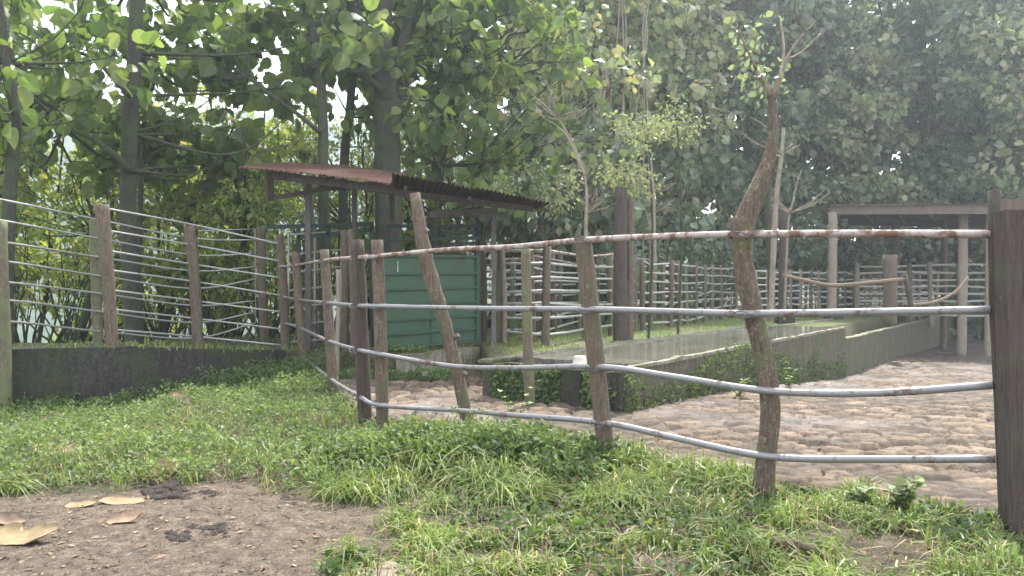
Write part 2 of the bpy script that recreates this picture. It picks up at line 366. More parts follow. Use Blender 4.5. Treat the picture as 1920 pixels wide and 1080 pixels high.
me = raw('cobblestone_yard', np.stack([X, Y, Z], -1).reshape(-1, 3), np.stack([I, I+1, I+nx+1, I+nx], -1), np.full(len(I), 4))
ca = me.color_attributes.new('tint', 'FLOAT_COLOR', 'POINT')
un, vnn = uvof(X, Y)
gap = np.clip((1-sstep(.03, .2, e))*(.6+.5*fbm(X, Y, 3))+.8*mud*sstep(.42,.6,fbm(X,Y,3.7)), 0, 1); wet = np.clip(1.0*sstep(.44, .6, fbm(X+7, Y, .9))*sstep(2.6, .6, np.abs(vnn+1.1))*sstep(-1, 1.5, un)+.7*sstep(.45, .6, fbm(X+3, Y+2, 1.3))*(X < .3)*(Y > 8.5), 0, 1)
ca.data.foreach_set('color', np.stack([t1, gap*.85, wet*(.55+.45*(1-dome)), 0*gap+1], -1).astype(np.float32).ravel())
tag(link('cobblestone_yard', me, M['cobble']), kind='structure')

# far wooded hillside across the valley
hx = np.linspace(-260, 200, 90); hy = np.linspace(120, 300, 40); X, Y = np.meshgrid(hx, hy)
Z = -10 + sstep(120, 260, Y)*(52+24*fbm(X, Y, .012))*sstep(160, -60, X) + 5*(fbm(X, Y, .1)-.5)
I = (np.arange(39)[:, None]*90 + np.arange(89)[None]).ravel()
tag(link('hills', raw('hills', np.stack([X, Y, Z], -1).reshape(-1, 3), np.stack([I, I+1, I+91, I+90], -1), np.full(len(I), 4)), M['hill']), kind='structure')

# ------------------------------------------------------------------ leaves
LT = {  # template verts (across, along, lift) and faces
 'broad': ([(0,0,0),(-.3,.22,.05),(0,.25,-.02),(.3,.22,.05),(-.42,.55,.07),(0,.6,-.03),(.42,.55,.07),(0,1,-.12)],
           [(0,2,1),(0,3,2),(1,2,5,4),(2,3,6,5),(4,5,7),(5,6,7)]),
 'teak': ([(0,0,0),(-.24,.1,.04),(0,.15,-.02),(.24,.1,.04),(-.42,.36,.08),(0,.4,-.04),(.42,.36,.1),(-.38,.66,.05),(0,.7,-.07),(.38,.66,.03),(0,1.02,-.2)],
           [(0,2,1),(0,3,2),(1,2,5,4),(2,3,6,5),(4,5,8,7),(5,6,9,8),(7,8,10),(8,9,10)]),
 'small': ([(0,0,0),(-.27,.45,.05),(0,1,-.08),(.27,.45,.05)], [(0,2,1),(0,3,2)]),
}
def leaves(name, Pp, size, adir, nrm, kind, m, parent=None):
    T, Fc = LT[kind]; T = np.array(T); n = len(Pp)
    a = adir/np.linalg.norm(adir, axis=1)[:, None]; x = np.cross(nrm, a); x /= np.linalg.norm(x, axis=1)[:, None]+1e-9; nn = np.cross(a, x)
    V = Pp[:, None] + size[:, None, None]*(T[None, :, 0, None]*x[:, None] + T[None, :, 1, None]*a[:, None] + T[None, :, 2, None]*nn[:, None])
    fl = [i for f in Fc for i in f]; sz = [len(f) for f in Fc]; k = len(T)
    me = raw(name, V.reshape(-1, 3), (np.array(fl)[None]+np.arange(n)[:, None]*k), np.tile(sz, n), False)
    return link(name, me, m, parent)
def leafdirs(rg, n, out=None, droop=.6, flat=.5):
    a = rg.normal(size=(n, 3)); a /= np.linalg.norm(a, axis=1)[:, None]
    if out is not None: a = a*.7+out*.7
    a[:, 2] -= droop
    nr = rg.normal(size=(n, 3))*.6; nr[:, 2] += flat
    return a, nr
def clumps(rg, C, rad, per, shell=.35, sq=.75):
    C = np.repeat(np.array(C), per, 0); rr = np.repeat(np.array(rad), per)
    d = rg.normal(size=(len(C), 3)); d /= np.linalg.norm(d, axis=1)[:, None]
    r = rr*rg.random(len(C))**shell
    q = C + d*r[:, None]*np.array((1, 1, sq)); return q, d
def blades(name, Pp, h, wd, rg, m, arch=.6, parent=None, **k):
    n = len(Pp); az = rg.random(n)*6.283; l = np.stack([np.cos(az), np.sin(az), 0*az], -1); az2 = az+1.57+rg.normal(size=n)*.5
    x = np.stack([np.cos(az2), np.sin(az2), 0*az], -1); z = np.array((0, 0, 1.)); ar = (rg.random(n)*arch)[:, None]; h = h[:, None]; wd = wd[:, None]
    m1 = Pp + h*(z*.5+l*ar*.22); m2 = Pp+h*(z*(.85-.25*ar)+l*ar*.6); tp = Pp+h*(z*(1-.75*ar)+l*ar*1.15)
    V = np.stack([Pp-x*wd*.5, Pp+x*wd*.5, m1-x*wd*.5, m1+x*wd*.5, m2-x*wd*.35, m2+x*wd*.35, tp], 1)
    f = np.array([0,1,3,2, 2,3,5,4, 4,5,6])
    me = raw(name, V.reshape(-1, 3), f[None]+np.arange(n)[:, None]*7, np.tile([4,4,3], n), False)
    return link(name, me, m, parent)

# ------------------------------------------------------------------ trough, walls
def wallseg(mb, pts, thick, ztop, zbot):
    """wall along a polyline, thickness to its left, per-point top heights"""
    n = len(pts); pts = np.array(pts, float)
    t = np.gradient(pts, axis=0); t /= np.linalg.norm(t, axis=1)[:, None]; nl = np.stack([-t[:, 1], t[:, 0]], -1)
    V = []
    for i in range(n):
        zt = ztop[i] if hasattr(ztop, '__len__') else ztop; zb = zbot[i] if hasattr(zbot, '__len__') else zbot
        a = pts[i]; b = pts[i]+nl[i]*thick
        V += [(a[0], a[1], zb), (a[0], a[1], zt), (b[0], b[1], zt), (b[0], b[1], zb)]
    Fc = []
    for i in range(n-1):
        p, q = i*4, i*4+4
        Fc += [(p, q, q+1, p+1), (p+1, q+1, q+2, p+2), (p+2, q+2, q+3, p+3)]
    Fc += [(0,1,2,3), tuple((n-1)*4+k for k in (3,2,1,0))]
    mb.add(V, Fc)
def sub(a, b, n, j=.0, seed=0):
    rg = np.random.default_rng(seed); t = np.linspace(0, 1, n); a = np.array(a[:2]); b = np.array(b[:2]); return a+(b-a)*t[:, None] + rg.normal(size=(n, 2))*j
ZT = .55; TL = 12.0
tr = empty('water_trough', (1.28, 9.15, 0), 'long mossy concrete water trough brimful of murky water behind the pipe fence', 'trough')
n_ = 40; rgz = np.random.default_rng(3)
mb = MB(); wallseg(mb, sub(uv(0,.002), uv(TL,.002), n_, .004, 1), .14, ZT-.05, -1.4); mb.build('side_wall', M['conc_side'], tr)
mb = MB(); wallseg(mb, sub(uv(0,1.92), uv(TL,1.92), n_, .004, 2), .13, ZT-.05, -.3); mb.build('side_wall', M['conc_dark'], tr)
mb = MB(); wallseg(mb, sub(uv(TL-.004,.15), uv(TL-.004,1.91), 8, .003, 4), .14, ZT-.05, -1.3); mb.build('end_wall', M['conc'], tr)
mb = MB(); wallseg(mb, sub(uv(.28,1.91), uv(.28,.15), 10, .004, 4), .12, ZT-.06, -.25); mb.build('end_wall', M['conc_black'], tr)  # near-black tone of front wall and pillars holds the shade under the slab
mb = MB(); wallseg(mb, sub(uv(-.03,-.012), uv(TL+.01,-.012), 60, .006, 5), .09, ZT+rgz.normal(size=60)*.006, ZT-.047); mb.build('rim', M['conc'], tr)
mb = MB(); wallseg(mb, sub(uv(-.03,1.9), uv(TL+.01,1.9), 60, .01, 6), .2, ZT+rgz.normal(size=60)*.006, ZT-.047); mb.build('rim', M['wet_conc'], tr)
mb = MB(); wallseg(mb, sub(uv(0.55,1.895), uv(0.55,.155), 20, .012, 7), .57, ZT-.004+rgz.normal(size=20)*.004, ZT-.085); mb.build('front_slab', M['wet_conc'], tr)
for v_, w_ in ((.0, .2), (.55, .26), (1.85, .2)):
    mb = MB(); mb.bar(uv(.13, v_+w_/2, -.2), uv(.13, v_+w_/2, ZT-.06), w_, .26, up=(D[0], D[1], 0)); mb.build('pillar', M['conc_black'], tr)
# water surface
nu, nv = 60, 12; Vv = [uv(.56+(TL-.57)*i/(nu-1), .145+(1.9-.145)*j/(nv-1), ZT-.016) for i in range(nu) for j in range(nv)]
Ff = [(i*nv+j, (i+1)*nv+j, (i+1)*nv+j+1, i*nv+j+1) for i in range(nu-1) for j in range(nv-1)]
mb = MB(); mb.add(Vv, Ff, True); wo = mb.build('water', M['water'], None); tag(wo, kind='structure')
# lower empty trough behind
t2 = empty('low_concrete_channel', uv(TL,0,0), 'lower dry concrete channel running on from the end of the water trough', 'channel')
mb = MB(); wallseg(mb, sub(uv(TL+.01,.0), uv(44,.0), 60, .006, 8), .16, .22+rgz.normal(size=60)*.004, -1.9); mb.build('wall', M['conc_side'], t2)
mb = MB(); wallseg(mb, sub(uv(TL+.01,-.012), uv(44,-.012), 80, .006, 8), .18, .255+rgz.normal(size=80)*.01, .223); mb.build('coping', M['conc'], t2)
mb = MB(); wallseg(mb, sub(uv(TL+.01,2.2), uv(44,2.2), 60, .006, 9), .18, .42+rgz.normal(size=60)*.004, -1.5); mb.build('wall', M['conc'], t2)
# front vines on the trough
rg = np.random.default_rng(21)
q = []
for i in range(9000):
    v_ = rg.random()*1.85+.05; z_ = rg.random()**1.3*.5-.02
    if v_ < .5 and rg.random() < .8: continue
    if .52 < v_ < .84: continue
    p = uv(.1-rg.random()*.12*(1.2-z_), v_, z_ + gz(.3, 9.6)); q.append(p)
q = np.array(q); a, nr = leafdirs(rg, len(q), None, .7, .1); nr = nr*.5 - np.array((D[0], D[1], -.2))
o = leaves('creeping_vine', q, .03+.035*rg.random(len(q)), a, nr, 'broad', M['weed_dark'])
tag(o, 'dense green creeper covering the shaded front end of the water trough', 'plant')
# weeds along the side wall
q = []
for i in range(6500):
    u_ = rg.random()*11.9; c_ = fbm(np.array([u_]), np.array([3.]), 1.1)[0]
    if c_ < .5 and rg.random() < .55: continue
    hgt = .2+.5*max(0, c_-.38)*2+.022*u_; x_, y_, _ = uv(u_, -.02-rg.random()**3*.14, 0); q.append((x_, y_, gz(x_, y_)+rg.random()**1.5*hgt+.02))
q = np.array(q); a, nr = leafdirs(rg, len(q), None, .1, .4)
o = leaves('wall_weeds', q, .025+.06*rg.random(len(q))**2, a, nr, 'small', M['weed_dark']); tag(o, kind='stuff', label='ragged weeds growing at the foot of the trough side', cat='weeds')
# tufts with clear stems
def stem_plant(x, y, h, n, size, m, label, seed, group=None, lean=0):
    rg = np.random.default_rng(seed); z = gz(x, y); pl = empty('weed_plant', (x, y, z), label, 'plant', group)
    mb = MB(); q = []; ad = []
    for s in range(n):
        az = rg.random()*6.28; le = .15+.4*rg.random(); hh = h*(.6+.5*rg.random())
        pts = [(x, y, z-.02), (x+math.cos(az)*hh*le*.35, y+math.sin(az)*hh*le*.35, z+hh*.55), (x+math.cos(az)*hh*le, y+math.sin(az)*hh*le, z+hh)]
        mb.tube(pts, [.006, .004, .002], 4, step=.08)
        pp, _ = resample(np.array(pts), np.array([1,1,1.]), hh/7)
        for k, p in enumerate(pp[1:]):
            for sgn in (0, 3.14):
                b = az+1.2*k+sgn; q.append(p); ad.append((math.cos(b), math.sin(b), .25))
    mb.build('stem', M['weed_dark'], pl)
    q = np.array(q); nr = rg.normal(size=q.shape)*.25+np.array((0,0,1)); leaves('foliage', q, size*(.6+.6*rg.random(len(q))), np.array(ad), nr, 'broad', m, pl)
# left retaining wall
lw = [(-16,10.0),(-9,10.1),(-7,10.62),(-6.2,10.9),(-5.5,11.25),(-5.0,11.75),(-4.55,12.25),(-4.15,12.8),(-3.85,13.3)]
lp, _ = resample(np.array([(a, b, 0) for a, b in lw]), np.ones(len(lw)), .3)
zt = np.array([np.interp(p[0], [-9, -7, -5.5, -3.9], [.66, .665, .66, .45]) for p in lp])+rgz.normal(size=len(lp))*.006
mb = MB(); wallseg(mb, lp[:, :2]-np.array((0,.14)), .2, zt, -.4)
ob = mb.build('retaining_wall', M['conc_black'], None); tag(ob, 'dark mouldy curved retaining wall under the left fence', 'wall')
# concrete kerb block in front of the green gate
mb = MB(); kp = sub((-1.75, 12.72), (-.6, 14.4), 12, .006, 12); wallseg(mb, kp, .22, .40, -.2)
ob = mb.build('concrete_kerb', M['conc'], None); tag(ob, 'pale concrete step block below the green gate', 'kerb')

# ------------------------------------------------------------------ fences
def post(mbm, name, pts, rads, m, parent, seed=0, seg=12, step=.12, jit=.05, lump=.05):
    mb = MB(); mb.tube(pts, rads, seg, jit, seed, step, True, lump); return mb.build(name, m, parent)
def pk(px1, py1, px2, py2, Y, Y2=None): return [P(px1, py1, Y), P(px2, py2, Y2 or Y)]
nf = empty('pipe_fence', (.8, 6.4, 0), 'near fence of four curved steel pipes on rough wooden posts around the cobbled yard', 'fence')
def addpost(poly, wpx, m, name='post', Y=8, parent=nf, seed=0, sink=.2, jit=.045, step=.1, lump=.05):
    pts = [P(a, b, Y) for a, b in poly]; pts = [tuple(p) for p in pts]
    r = [w/2/F*Y for w in (wpx if hasattr(wpx, '__len__') else [wpx]*len(pts))]
    p0 = np.array(pts[0]); zg = gz(p0[0], p0[1]); 
    pts = [(p0[0], p0[1], min(zg, p0[2])-sink)]+pts; r = [r[0]]+r
    return post(None, name, pts, r, m, parent, seed, jit=jit, step=step, lump=lump)
addpost([(1140,880),(1120,700),(1104,550),(1093,444)], [33,33,33,32], M['post'], Y=6.4, seed=1)
addpost([(880,808),(848,660),(808,520),(795,470),(778,362)], [21,23,25,26,17], M['post'], Y=8.1, seed=2, jit=.09, lump=.1)
addpost([(717,812),(714,650),(707,450)], [22,24,22], M['post'], Y=8.05, seed=3)
addpost([(685,802),(678,650),(670,450)], [26,27,25], M['post_dark'], Y=8.3, seed=4)
addpost([(627,752),(618,620),(608,468)], [20,20,18], M['post'], Y=10.4, seed=5, jit=.07)
addpost([(571,702),(562,600),(554,474)], [17,17,16], M['post'], Y=13.3, seed=6)
addpost([(535,650),(532,560),(524,440)], [17,19,17], M['post'], Y=13.8, seed=7, jit=.07)
# right gate posts
addpost([(1885,1000),(1876,760),(1866,550),(1864,357)], [20,21,21,20], M['post_dark'], Y=4.72, seed=8, jit=.03)
mb = MB(); mb.bar(P(1910,1025,4.55)[:2]+(-.2,), P(1893,396,4.55), .125, .12, up=(0,1,0)); mb.build('gate_post', M['post_dark'], nf)
rails = [  # px, py, Y for each rail from the gate post leftwards
 [(1858,439,4.72),(1640,438,5.1),(1400,439,5.42),(1250,443,5.95),(1100,450,6.33),(960,463,7.1),(840,468,7.7),(712,480,7.95),(668,483,8.35),(610,488,10.3),(556,497,13.2),(524,500,13.75)],
 [(1858,581,4.72),(1640,585,5.1),(1400,588,5.42),(1250,584,5.95),(1110,580,6.33),(960,579,7.1),(840,577,7.7),(712,574,7.95),(668,573,8.35),(615,568,10.3),(562,562,13.2),(530,556,13.75)],
 [(1862,722,4.72),(1640,737,5.1),(1440,733,5.42),(1260,706,5.95),(1125,688,6.33),(960,690,7.1),(845,686,7.7),(712,664,7.95),(668,655,8.35),(618,640,10.3),(566,616,13.2),(534,605,13.75)],
 [(1866,860,4.72),(1640,861,5.1),(1440,856,5.42),(1270,822,5.95),(1135,793,6.33),(970,779,7.1),(868,770,7.7),(714,760,7.95),(672,742,8.35),(622,712,10.3),(570,672,13.2),(536,655,13.75)]]
for i, rl in enumerate(rails):
    mb = MB(); pts = [P(*q) for q in rl]; mb.tube(pts, [.0255]*6+[.023]*(len(pts)-6), 12, 0, 0, .12)
    o = mb.build('rail', M['pipe_rust'] if i == 0 else M['pipe'], nf)
    if i == 0: o['label'] = 'rust-flaked top rail'
# wire ties
for (px, py, Y_, r_) in ((1388,440,5.45,.085),(1398,588,5.4,.078),(1095,447,6.36,.078)):
    mb = MB(); c = np.array(P(px, py, Y_)); pts = [c+np.array((math.cos(a)*r_, math.sin(a)*r_, .02*math.sin(2*a))) for a in np.linspace(0, 6.28, 20)]
    mb.tube(pts, .004, 5); mb.build('wire_tie', M['steel_grey'], nf)
for (px, py), (dx, dy) in (((812,535),(-13,-9)),((846,640),(14,-12)),((862,705),(12,-6)),((792,440),(10,-10))):
    mb = MB(); mb.tube([P(px, py, 8.1), P(px+dx, py+dy, 8.06)], [.03, .022], 8, .1, 1, .03); mb.build('branch_stub', M['post'], nf)
def rail_at(rl, Yq):
    for (a, b, c), (d, e, f) in zip(rl, rl[1:]):
        if c <= Yq <= f: t = (Yq-c)/(f-c+1e-9); return P(a+(d-a)*t, b+(e-b)*t, Yq)
for Yq, pr_ in ((6.37,.078),(8.0,.07),(8.32,.085),(10.35,.075),(5.43,.075)):
    for k, rl in enumerate(rails):
        if Yq == 5.43 and k > 1: continue
        c = rail_at(rl, Yq)
        if c is None: continue
        c = np.array(c)+np.array((0, .02, 0)); mb = MB()
        for q_ in (0, .35, 0.7):
            pts = [c+np.array((math.cos(a)*(pr_+.012), math.sin(a)*(pr_+.015), .03*math.sin(a+q_)+.012*q_)) for a in np.linspace(0, 6.28, 24)]
            mb.tube(pts, .0032, 5)
        mb.build('wire_tie', M['steel_grey'], nf)
# separate mossy post standing between the fence and the trough
o = addpost([(994,768),(989,620),(986,462)], [20,20,19], M['post_green'], 'mossy_post', Y=9.55, parent=None, seed=9)
tag(o, 'lone greenish mossy post standing in front of the trough end', 'post')

# live fence post tree
lt = empty('live_fence_post', P(1428,935,5.5)[:2]+(0,), 'crooked living tree trunk serving as a post in the near pipe fence', 'tree')
Yl = 5.5
mb = MB()
def tr_(poly, wpx, Y, Y2=None, seed=0, seg=14, jit=.06, step=.06, lump=.06, mbx=None):
    n = len(poly); Ys = np.linspace(Y, Y2 or Y, n); pts = [P(a, b, y) for (a, b), y in zip(poly, Ys)]
    (mbx or mb).tube(pts, [w/2/F*y for w, y in zip(wpx, Ys)], seg, jit, seed, step, True, lump)
tr_([(1424,990),(1428,935),(1436,860),(1444,770),(1436,690),(1418,610),(1402,540),(1392,480),(1392,430),(1412,375),(1436,320),(1447,275),(1450,225),(1446,175)],
    [42,40,37,36,36,36,37,38,40,36,29,20,16,13], Yl, 5.5, 3)
tr_([(1394,470),(1386,435),(1374,408)], [30,26,20], 5.49, seed=5)
mb.build('trunk', M['bark_live'], lt)
mb = MB()
tr_([(1446,180),(1432,150),(1418,130)], [17,10,6], Yl, seed=6, seg=8); tr_([(1447,185),(1462,150),(1480,100),(1510,60),(1530,40)], [15,9,6,4,2], Yl, 5.3, 7, 7)
tr_([(1462,150),(1470,90),(1462,30)], [7,5,3], Yl, 5.7, 8, 6); tr_([(1475,110),(1500,100),(1540,62)], [4,3,2], Yl, 5.6, 8, 6); tr_([(1449,250),(1425,230),(1408,220)], [4,3,2], Yl, seed=8, seg=6)
tr_([(1450,292),(1462,293)], [5,4], Yl, seed=8, seg=6); tr_([(1440,280),(1415,268),(1390,248)], [4,3,2], Yl, seed=9, seg=6)
tr_([(1418,130),(1400,90),(1380,50)], [6,4,3], Yl, 5.3, 8, 6); tr_([(1510,60),(1490,20),(1500,-40)], [4,3,2], 5.3, 5.0, 8, 6)
mb.build('branch', M['bark_pale'], lt)
rg = np.random.default_rng(8)
cl = [P(*q) for q in ((1412,150,5.5),(1398,128,5.5),(1440,120,5.4),(1425,165,5.5),(1452,160,5.55),(1405,105,5.6),(1440,60,5.5),(1392,60,5.4))]
q, d = clumps(rg, cl, [.15]*len(cl), 14); a, nr = leafdirs(rg, len(q), d, .5, .2)
leaves('foliage', q, .03+.035*rg.random(len(q)), a, nr, 'broad', M['forest'], lt)

# fences on the retaining wall at the left
def railset(parent, cols, m, r=.016, step=.2):
    """cols: list of (px, Y, [py...])"""
    for k in range(len(cols[0][2])):
        mb = MB(); mb.tube([P(c[0], c[2][k], c[1]) for c in cols], r, 8, 0, 0, step); mb.build('rail', m, parent)
fb = empty('wall_fence', P(365,645,13.2), 'silvery seven-pipe fence on stout posts along the top of the dark curved wall', 'fence')
railset(fb, [(200,11.2,[391,432,470,506,543,579,617]),(365,13.2,[422,460,496,528,564,597,631]),(528,13.75,[458,490,521,554,585,617,647])], M['pipe_pale'])
addpost([(210,645),(205,560),(199,480),(191,384)], [21,21,23,23], M['post'], Y=11.15, parent=fb, seed=11)
addpost([(371,648),(366,540),(356,424)], [18,19,20], M['post'], Y=13.15, parent=fb, seed=12, jit=.08, lump=.08)
fa = empty('wall_fence', P(178,640,12.9), 'pipe fence at the far left edge that runs on behind the curved wall fence', 'fence')
railset(fa, [(-260,8.6,[330,374,420,468,512,560,610]),(0,10.4,[374,413,453,489,528,562,602]),(185,12.9,[412,447,482,517,550,584,621]),(365,14.8,[447,478,508,541,573,605,634]),(480,15.5,[450,475,500,523,564,585,605])], M['pipe_pale'])
addpost([(8,660),(4,540),(2,414)], [24,23,20], M['post_green'], Y=10.35, parent=fa, seed=13)
addpost([(184,645),(180,540),(176,412)], [17,18,17], M['post_green'], Y=12.95, parent=fa, seed=14)
addpost([(496,648),(492,540),(489,426)], [16,17,16], M['post'], Y=15.5, parent=fa, seed=15)
mb = MB(); mb.tube([P(372,433,14.8), P(478,429,15.5), P(480,640,15.5)], .016, 8); mb.build('end_frame', M['pipe_pale'], fa)

# pipe panel and posts left of the shed
pg = empty('pipe_gate', P(590,640,14.8), 'pale six-rail pipe gate between the wooden posts left of the shed', 'gate')
mb = MB()
for yl, yr in ((440,434),(478,468),(512,500),(545,534),(578,566),(610,600),(642,634)):
    mb.tube([P(540,yl,14.6), P(640,yr,15.2)], .018, 8)
for x_, Y_ in ((541,14.6),(590,14.9),(640,15.2)): mb.tube([P(x_,438,Y_), P(x_,650,Y_)], .018, 8)
mb.build('pipe_frame', M['pipe_pale'], pg)
for i, (x0, y0, x1, y1, w_, Y_, m_, lb) in enumerate((
    (590,640,578,345,16,16.3,'post','tall brown prop post under the left end of the shed roof'),
    (606,645,600,430,15,17.0,'post_dark','dark brown post just right of the tall shed prop'),
    (648,650,645,432,13,13.6,'post','knobbly pale stake nearest the dark fence post'),
    (662,655,657,430,12,13.3,'post','thin weathered stake touching the dark near post'),
    (632,650,634,505,9,13.0,'post_pale','short pale stake behind the second left near-fence post'),
    (932,642,928,470,11,15.8,'post_pale','slim pale double post right of the green gate'),
    (945,642,942,470,10,15.5,'post_pale','slim pale post beside the tree foot right of the green gate'),
    (908,640,905,470,10,15.9,'post','brown post hard against the green gate frame'))):
    pts = [P(x0,y0,Y_), P((x0+x1)/2+2,(y0+y1)/2,Y_), P(x1,y1,Y_)]; p0 = pts[0]
    mb = MB(); mb.tube([(p0[0],p0[1],min(p0[2], gz(p0[0],p0[1]))-.2)]+pts, w_/2/F*Y_, 10, .08, i, .12, True, .08)
    tag(mb.build('wooden_stake', M[m_], None), lb, 'post', 'loose stakes and props around the shed')

# ------------------------------------------------------------------ shed with rusty roof
sh = empty('cattle_shed', P(740,655,14.5)[:2]+(.36,), 'open lean-to with a rusty corrugated roof over the cattle chute', 'shed')
def corr(a, b, c, d, pitch=.076, amp=.014, nv=8, tear=0, seed=0):
    """corrugated sheet; a-b front edge, d-c back edge; ridges run front to back"""
    rg = np.random.default_rng(seed); a, b, c, d = map(lambda q: np.array(q, float), (a, b, c, d)); n = int(np.linalg.norm(b-a)/pitch*6)
    V = []
    for i in range(n+1):
        s = i/n; f = a+(b-a)*s; k = d+(c-d)*s; ed = tear*(vn(np.array([s*23.]), np.array([seed*3.]))[0]-.3)
        for j in range(nv):
            t = j/(nv-1)*(1-.0)-ed*(1-j/(nv-1)); q = f+(k-f)*t; q = q+np.array((0,0,amp*math.sin(i/6*2*math.pi)+.03*(vn(np.array([s*5.]), np.array([t*3+seed]))[0]-.5))); V.append(q)
    n2 = len(V); V += [q-np.array((0,0,.004)) for q in V]
    Fc = []
    for i in range(n):
        for j in range(nv-1):
            p = i*nv+j; Fc.append((p, p+nv, p+nv+1, p+1)); Fc.append((n2+p+1, n2+p+nv+1, n2+p+nv, n2+p))
        p = i*nv; Fc.append((p, n2+p, n2+p+nv, p+nv))
    return V, Fc
for k, (q) in enumerate((
    (P(445,313,12.6), P(605,329,12.75), P(650,310,15.2), P(520,305,15.2)),
    (P(598,327,12.72), P(738,346,12.85), P(765,326,15.0), P(645,310,15.2)),
    (P(735,326,12.4), P(905,356,12.8), P(885,376,15.6), P(735,359,15.4)),
    (P(895,352,12.9), P(1032,382,13.4), P(1005,390,16.0), P(880,374,15.7)))):
    V_, F_ = corr(*q, tear=.05, seed=k); mb = MB(); mb.add(V_, F_, True); mb.build('roof_sheet', M['roof'], sh)
def beam(p, q, w_, h_, m='plank', par=sh, name='beam'):
    mb = MB(); mb.bar(p, q, w_, h_); return mb.build(name, M[m], par)
beam(P(500,327,12.9), P(740,357,13.1), .07, .13, 'post_dark'); beam(P(740,360,13.1), P(1000,392,13.8), .06, .1, 'post_dark')
beam(P(500,374,13.4), P(620,352,14.2), .06, .08, 'plank'); beam(P(600,352,14.2), P(735,345,15), .07, .13, 'post_dark')
beam(P(735,352,15), P(1010,386,16), .07, .1, 'post_dark'); beam(P(805,402,14.2), P(930,396,14.6), .07, .12, 'steel_grey')
beam(P(610,338,13.2), P(630,330,15.4), .05, .07, 'plank'); beam(P(760,352,12.9), P(770,345,15.4), .05, .07, 'plank'); beam(P(880,372,13.2), P(885,374,15.6), .05, .07, 'plank')
def steelpost(px, py0, py1, Y, w_=.09, m='steel_grey', par=sh, name='support_post'):
    x, y, z0 = P(px, py1, Y); z0 = min(z0, gz(x, y)-.05); z1 = P(px, py0, Y)[2]
    mb = MB(); mb.bar((x, y, z0), (x, y, z1), w_, w_*.8); mb.build(name, M[m], par)
for a in ((578,345,650,14.2,.1),(665,345,650,14.9,.09),(926,394,650,14.6,.09),(735,350,650,15.2,.09),(858,402,650,15.0,.07)): steelpost(*a)
mb = MB(); mb.bar(P(508,322,13), P(508,372,13.3), .1, .1); mb.build('hanging_post', M['post_dark'], sh)
mb = MB(); mb.bar(P(500,325,12.95), P(500,374,13.3), .035, .09); mb.build('hanging_post', M['plank'], sh)

# cattle chute steel cage behind the gate
ch = empty('cattle_chute', P(790,650,14.9)[:2]+(.36,), 'dark green steel cattle chute cage behind the solid green gate', 'cattle chute')
def pipes(segs, r, m, par, name):
    mb = MB()
    for a, b in segs: mb.bar(a, b, r*2, r*2)
    return mb.build(name, m, par)
Yc = 14.9
pipes([(P(500,426,Yc), P(700,420,Yc)), (P(560,445,Yc), P(700,430,Yc)), (P(697,420,Yc), P(699,650,Yc)), (P(616,424,Yc), P(618,650,Yc)), (P(560,428,Yc), P(560,650,Yc))], .035, M['steel_dark'], ch, 'side_frame')
Yc = 14.6
pipes([(P(725,424,Yc), P(812,424,Yc)), (P(727,424,Yc), P(729,650,Yc)), (P(730,449,Yc), P(900,446,Yc)), (P(806,424,Yc), P(806,650,Yc))], .03, M['steel_dark'], ch, 'head_frame')
Yc = 14.75
pipes([(P(822,424,Yc), P(900,424,Yc)), (P(824,424,Yc), P(826,650,Yc)), (P(898,424,Yc), P(900,650,Yc)), (P(822,436,Yc), P(900,436,Yc)), (P(824,458,Yc), P(900,456,Yc)), (P(824,470,Yc), P(900,468,Yc))], .03, M['steel_dark'], ch, 'rear_frame')

# green sheet gate
gg = empty('green_gate', P(810,655,13.6)[:2]+(.4,), 'solid green painted sheet metal gate with ribs standing under the shed roof', 'gate')
def GP(px, fy, off=0):  # fy 0 top .. 1 bottom
    t = (px-712)/(900-712); Y = 13.0+1.4*t; yt = 477+3*t; yb = 657-17*t; x, y, z = P(px, yt+(yb-yt)*fy, Y); return (x, y-off, z)
mb = MB(); c = [GP(712,.985), GP(897,.985), GP(897,.985,-.012), GP(712,.985,-.012), GP(712,.0), GP(897,.0), GP(897,.0,-.012), GP(712,.0,-.012)]
mb.box8(c); mb.build('sheet_panel', M['greenpaint'], gg)
mb = MB()
for f_ in (.01, .2, .365, .53, .69, .84, .985): mb.bar(GP(712,f_,.03), GP(897,f_,.03), .05, .045)
mb.build('rib', M['greenframe'], gg)
mb = MB(); mb.bar(GP(808,.53,.034), GP(808,1.04,.034), .05, .05); mb.build('brace', M['greenframe'], gg)
for px_, w_ in ((897,.075),(714,.06)):
    mb = MB(); mb.bar(GP(px_,-.02,.03), GP(px_,1.03,.03), w_, .07); mb.build('frame_post', M['greenframe'], gg)
mb = MB(); mb.bar(GP(746,.07,.02), GP(746,.19,.02), .02, .02); mb.build('latch', M['pipe_pale'], gg)

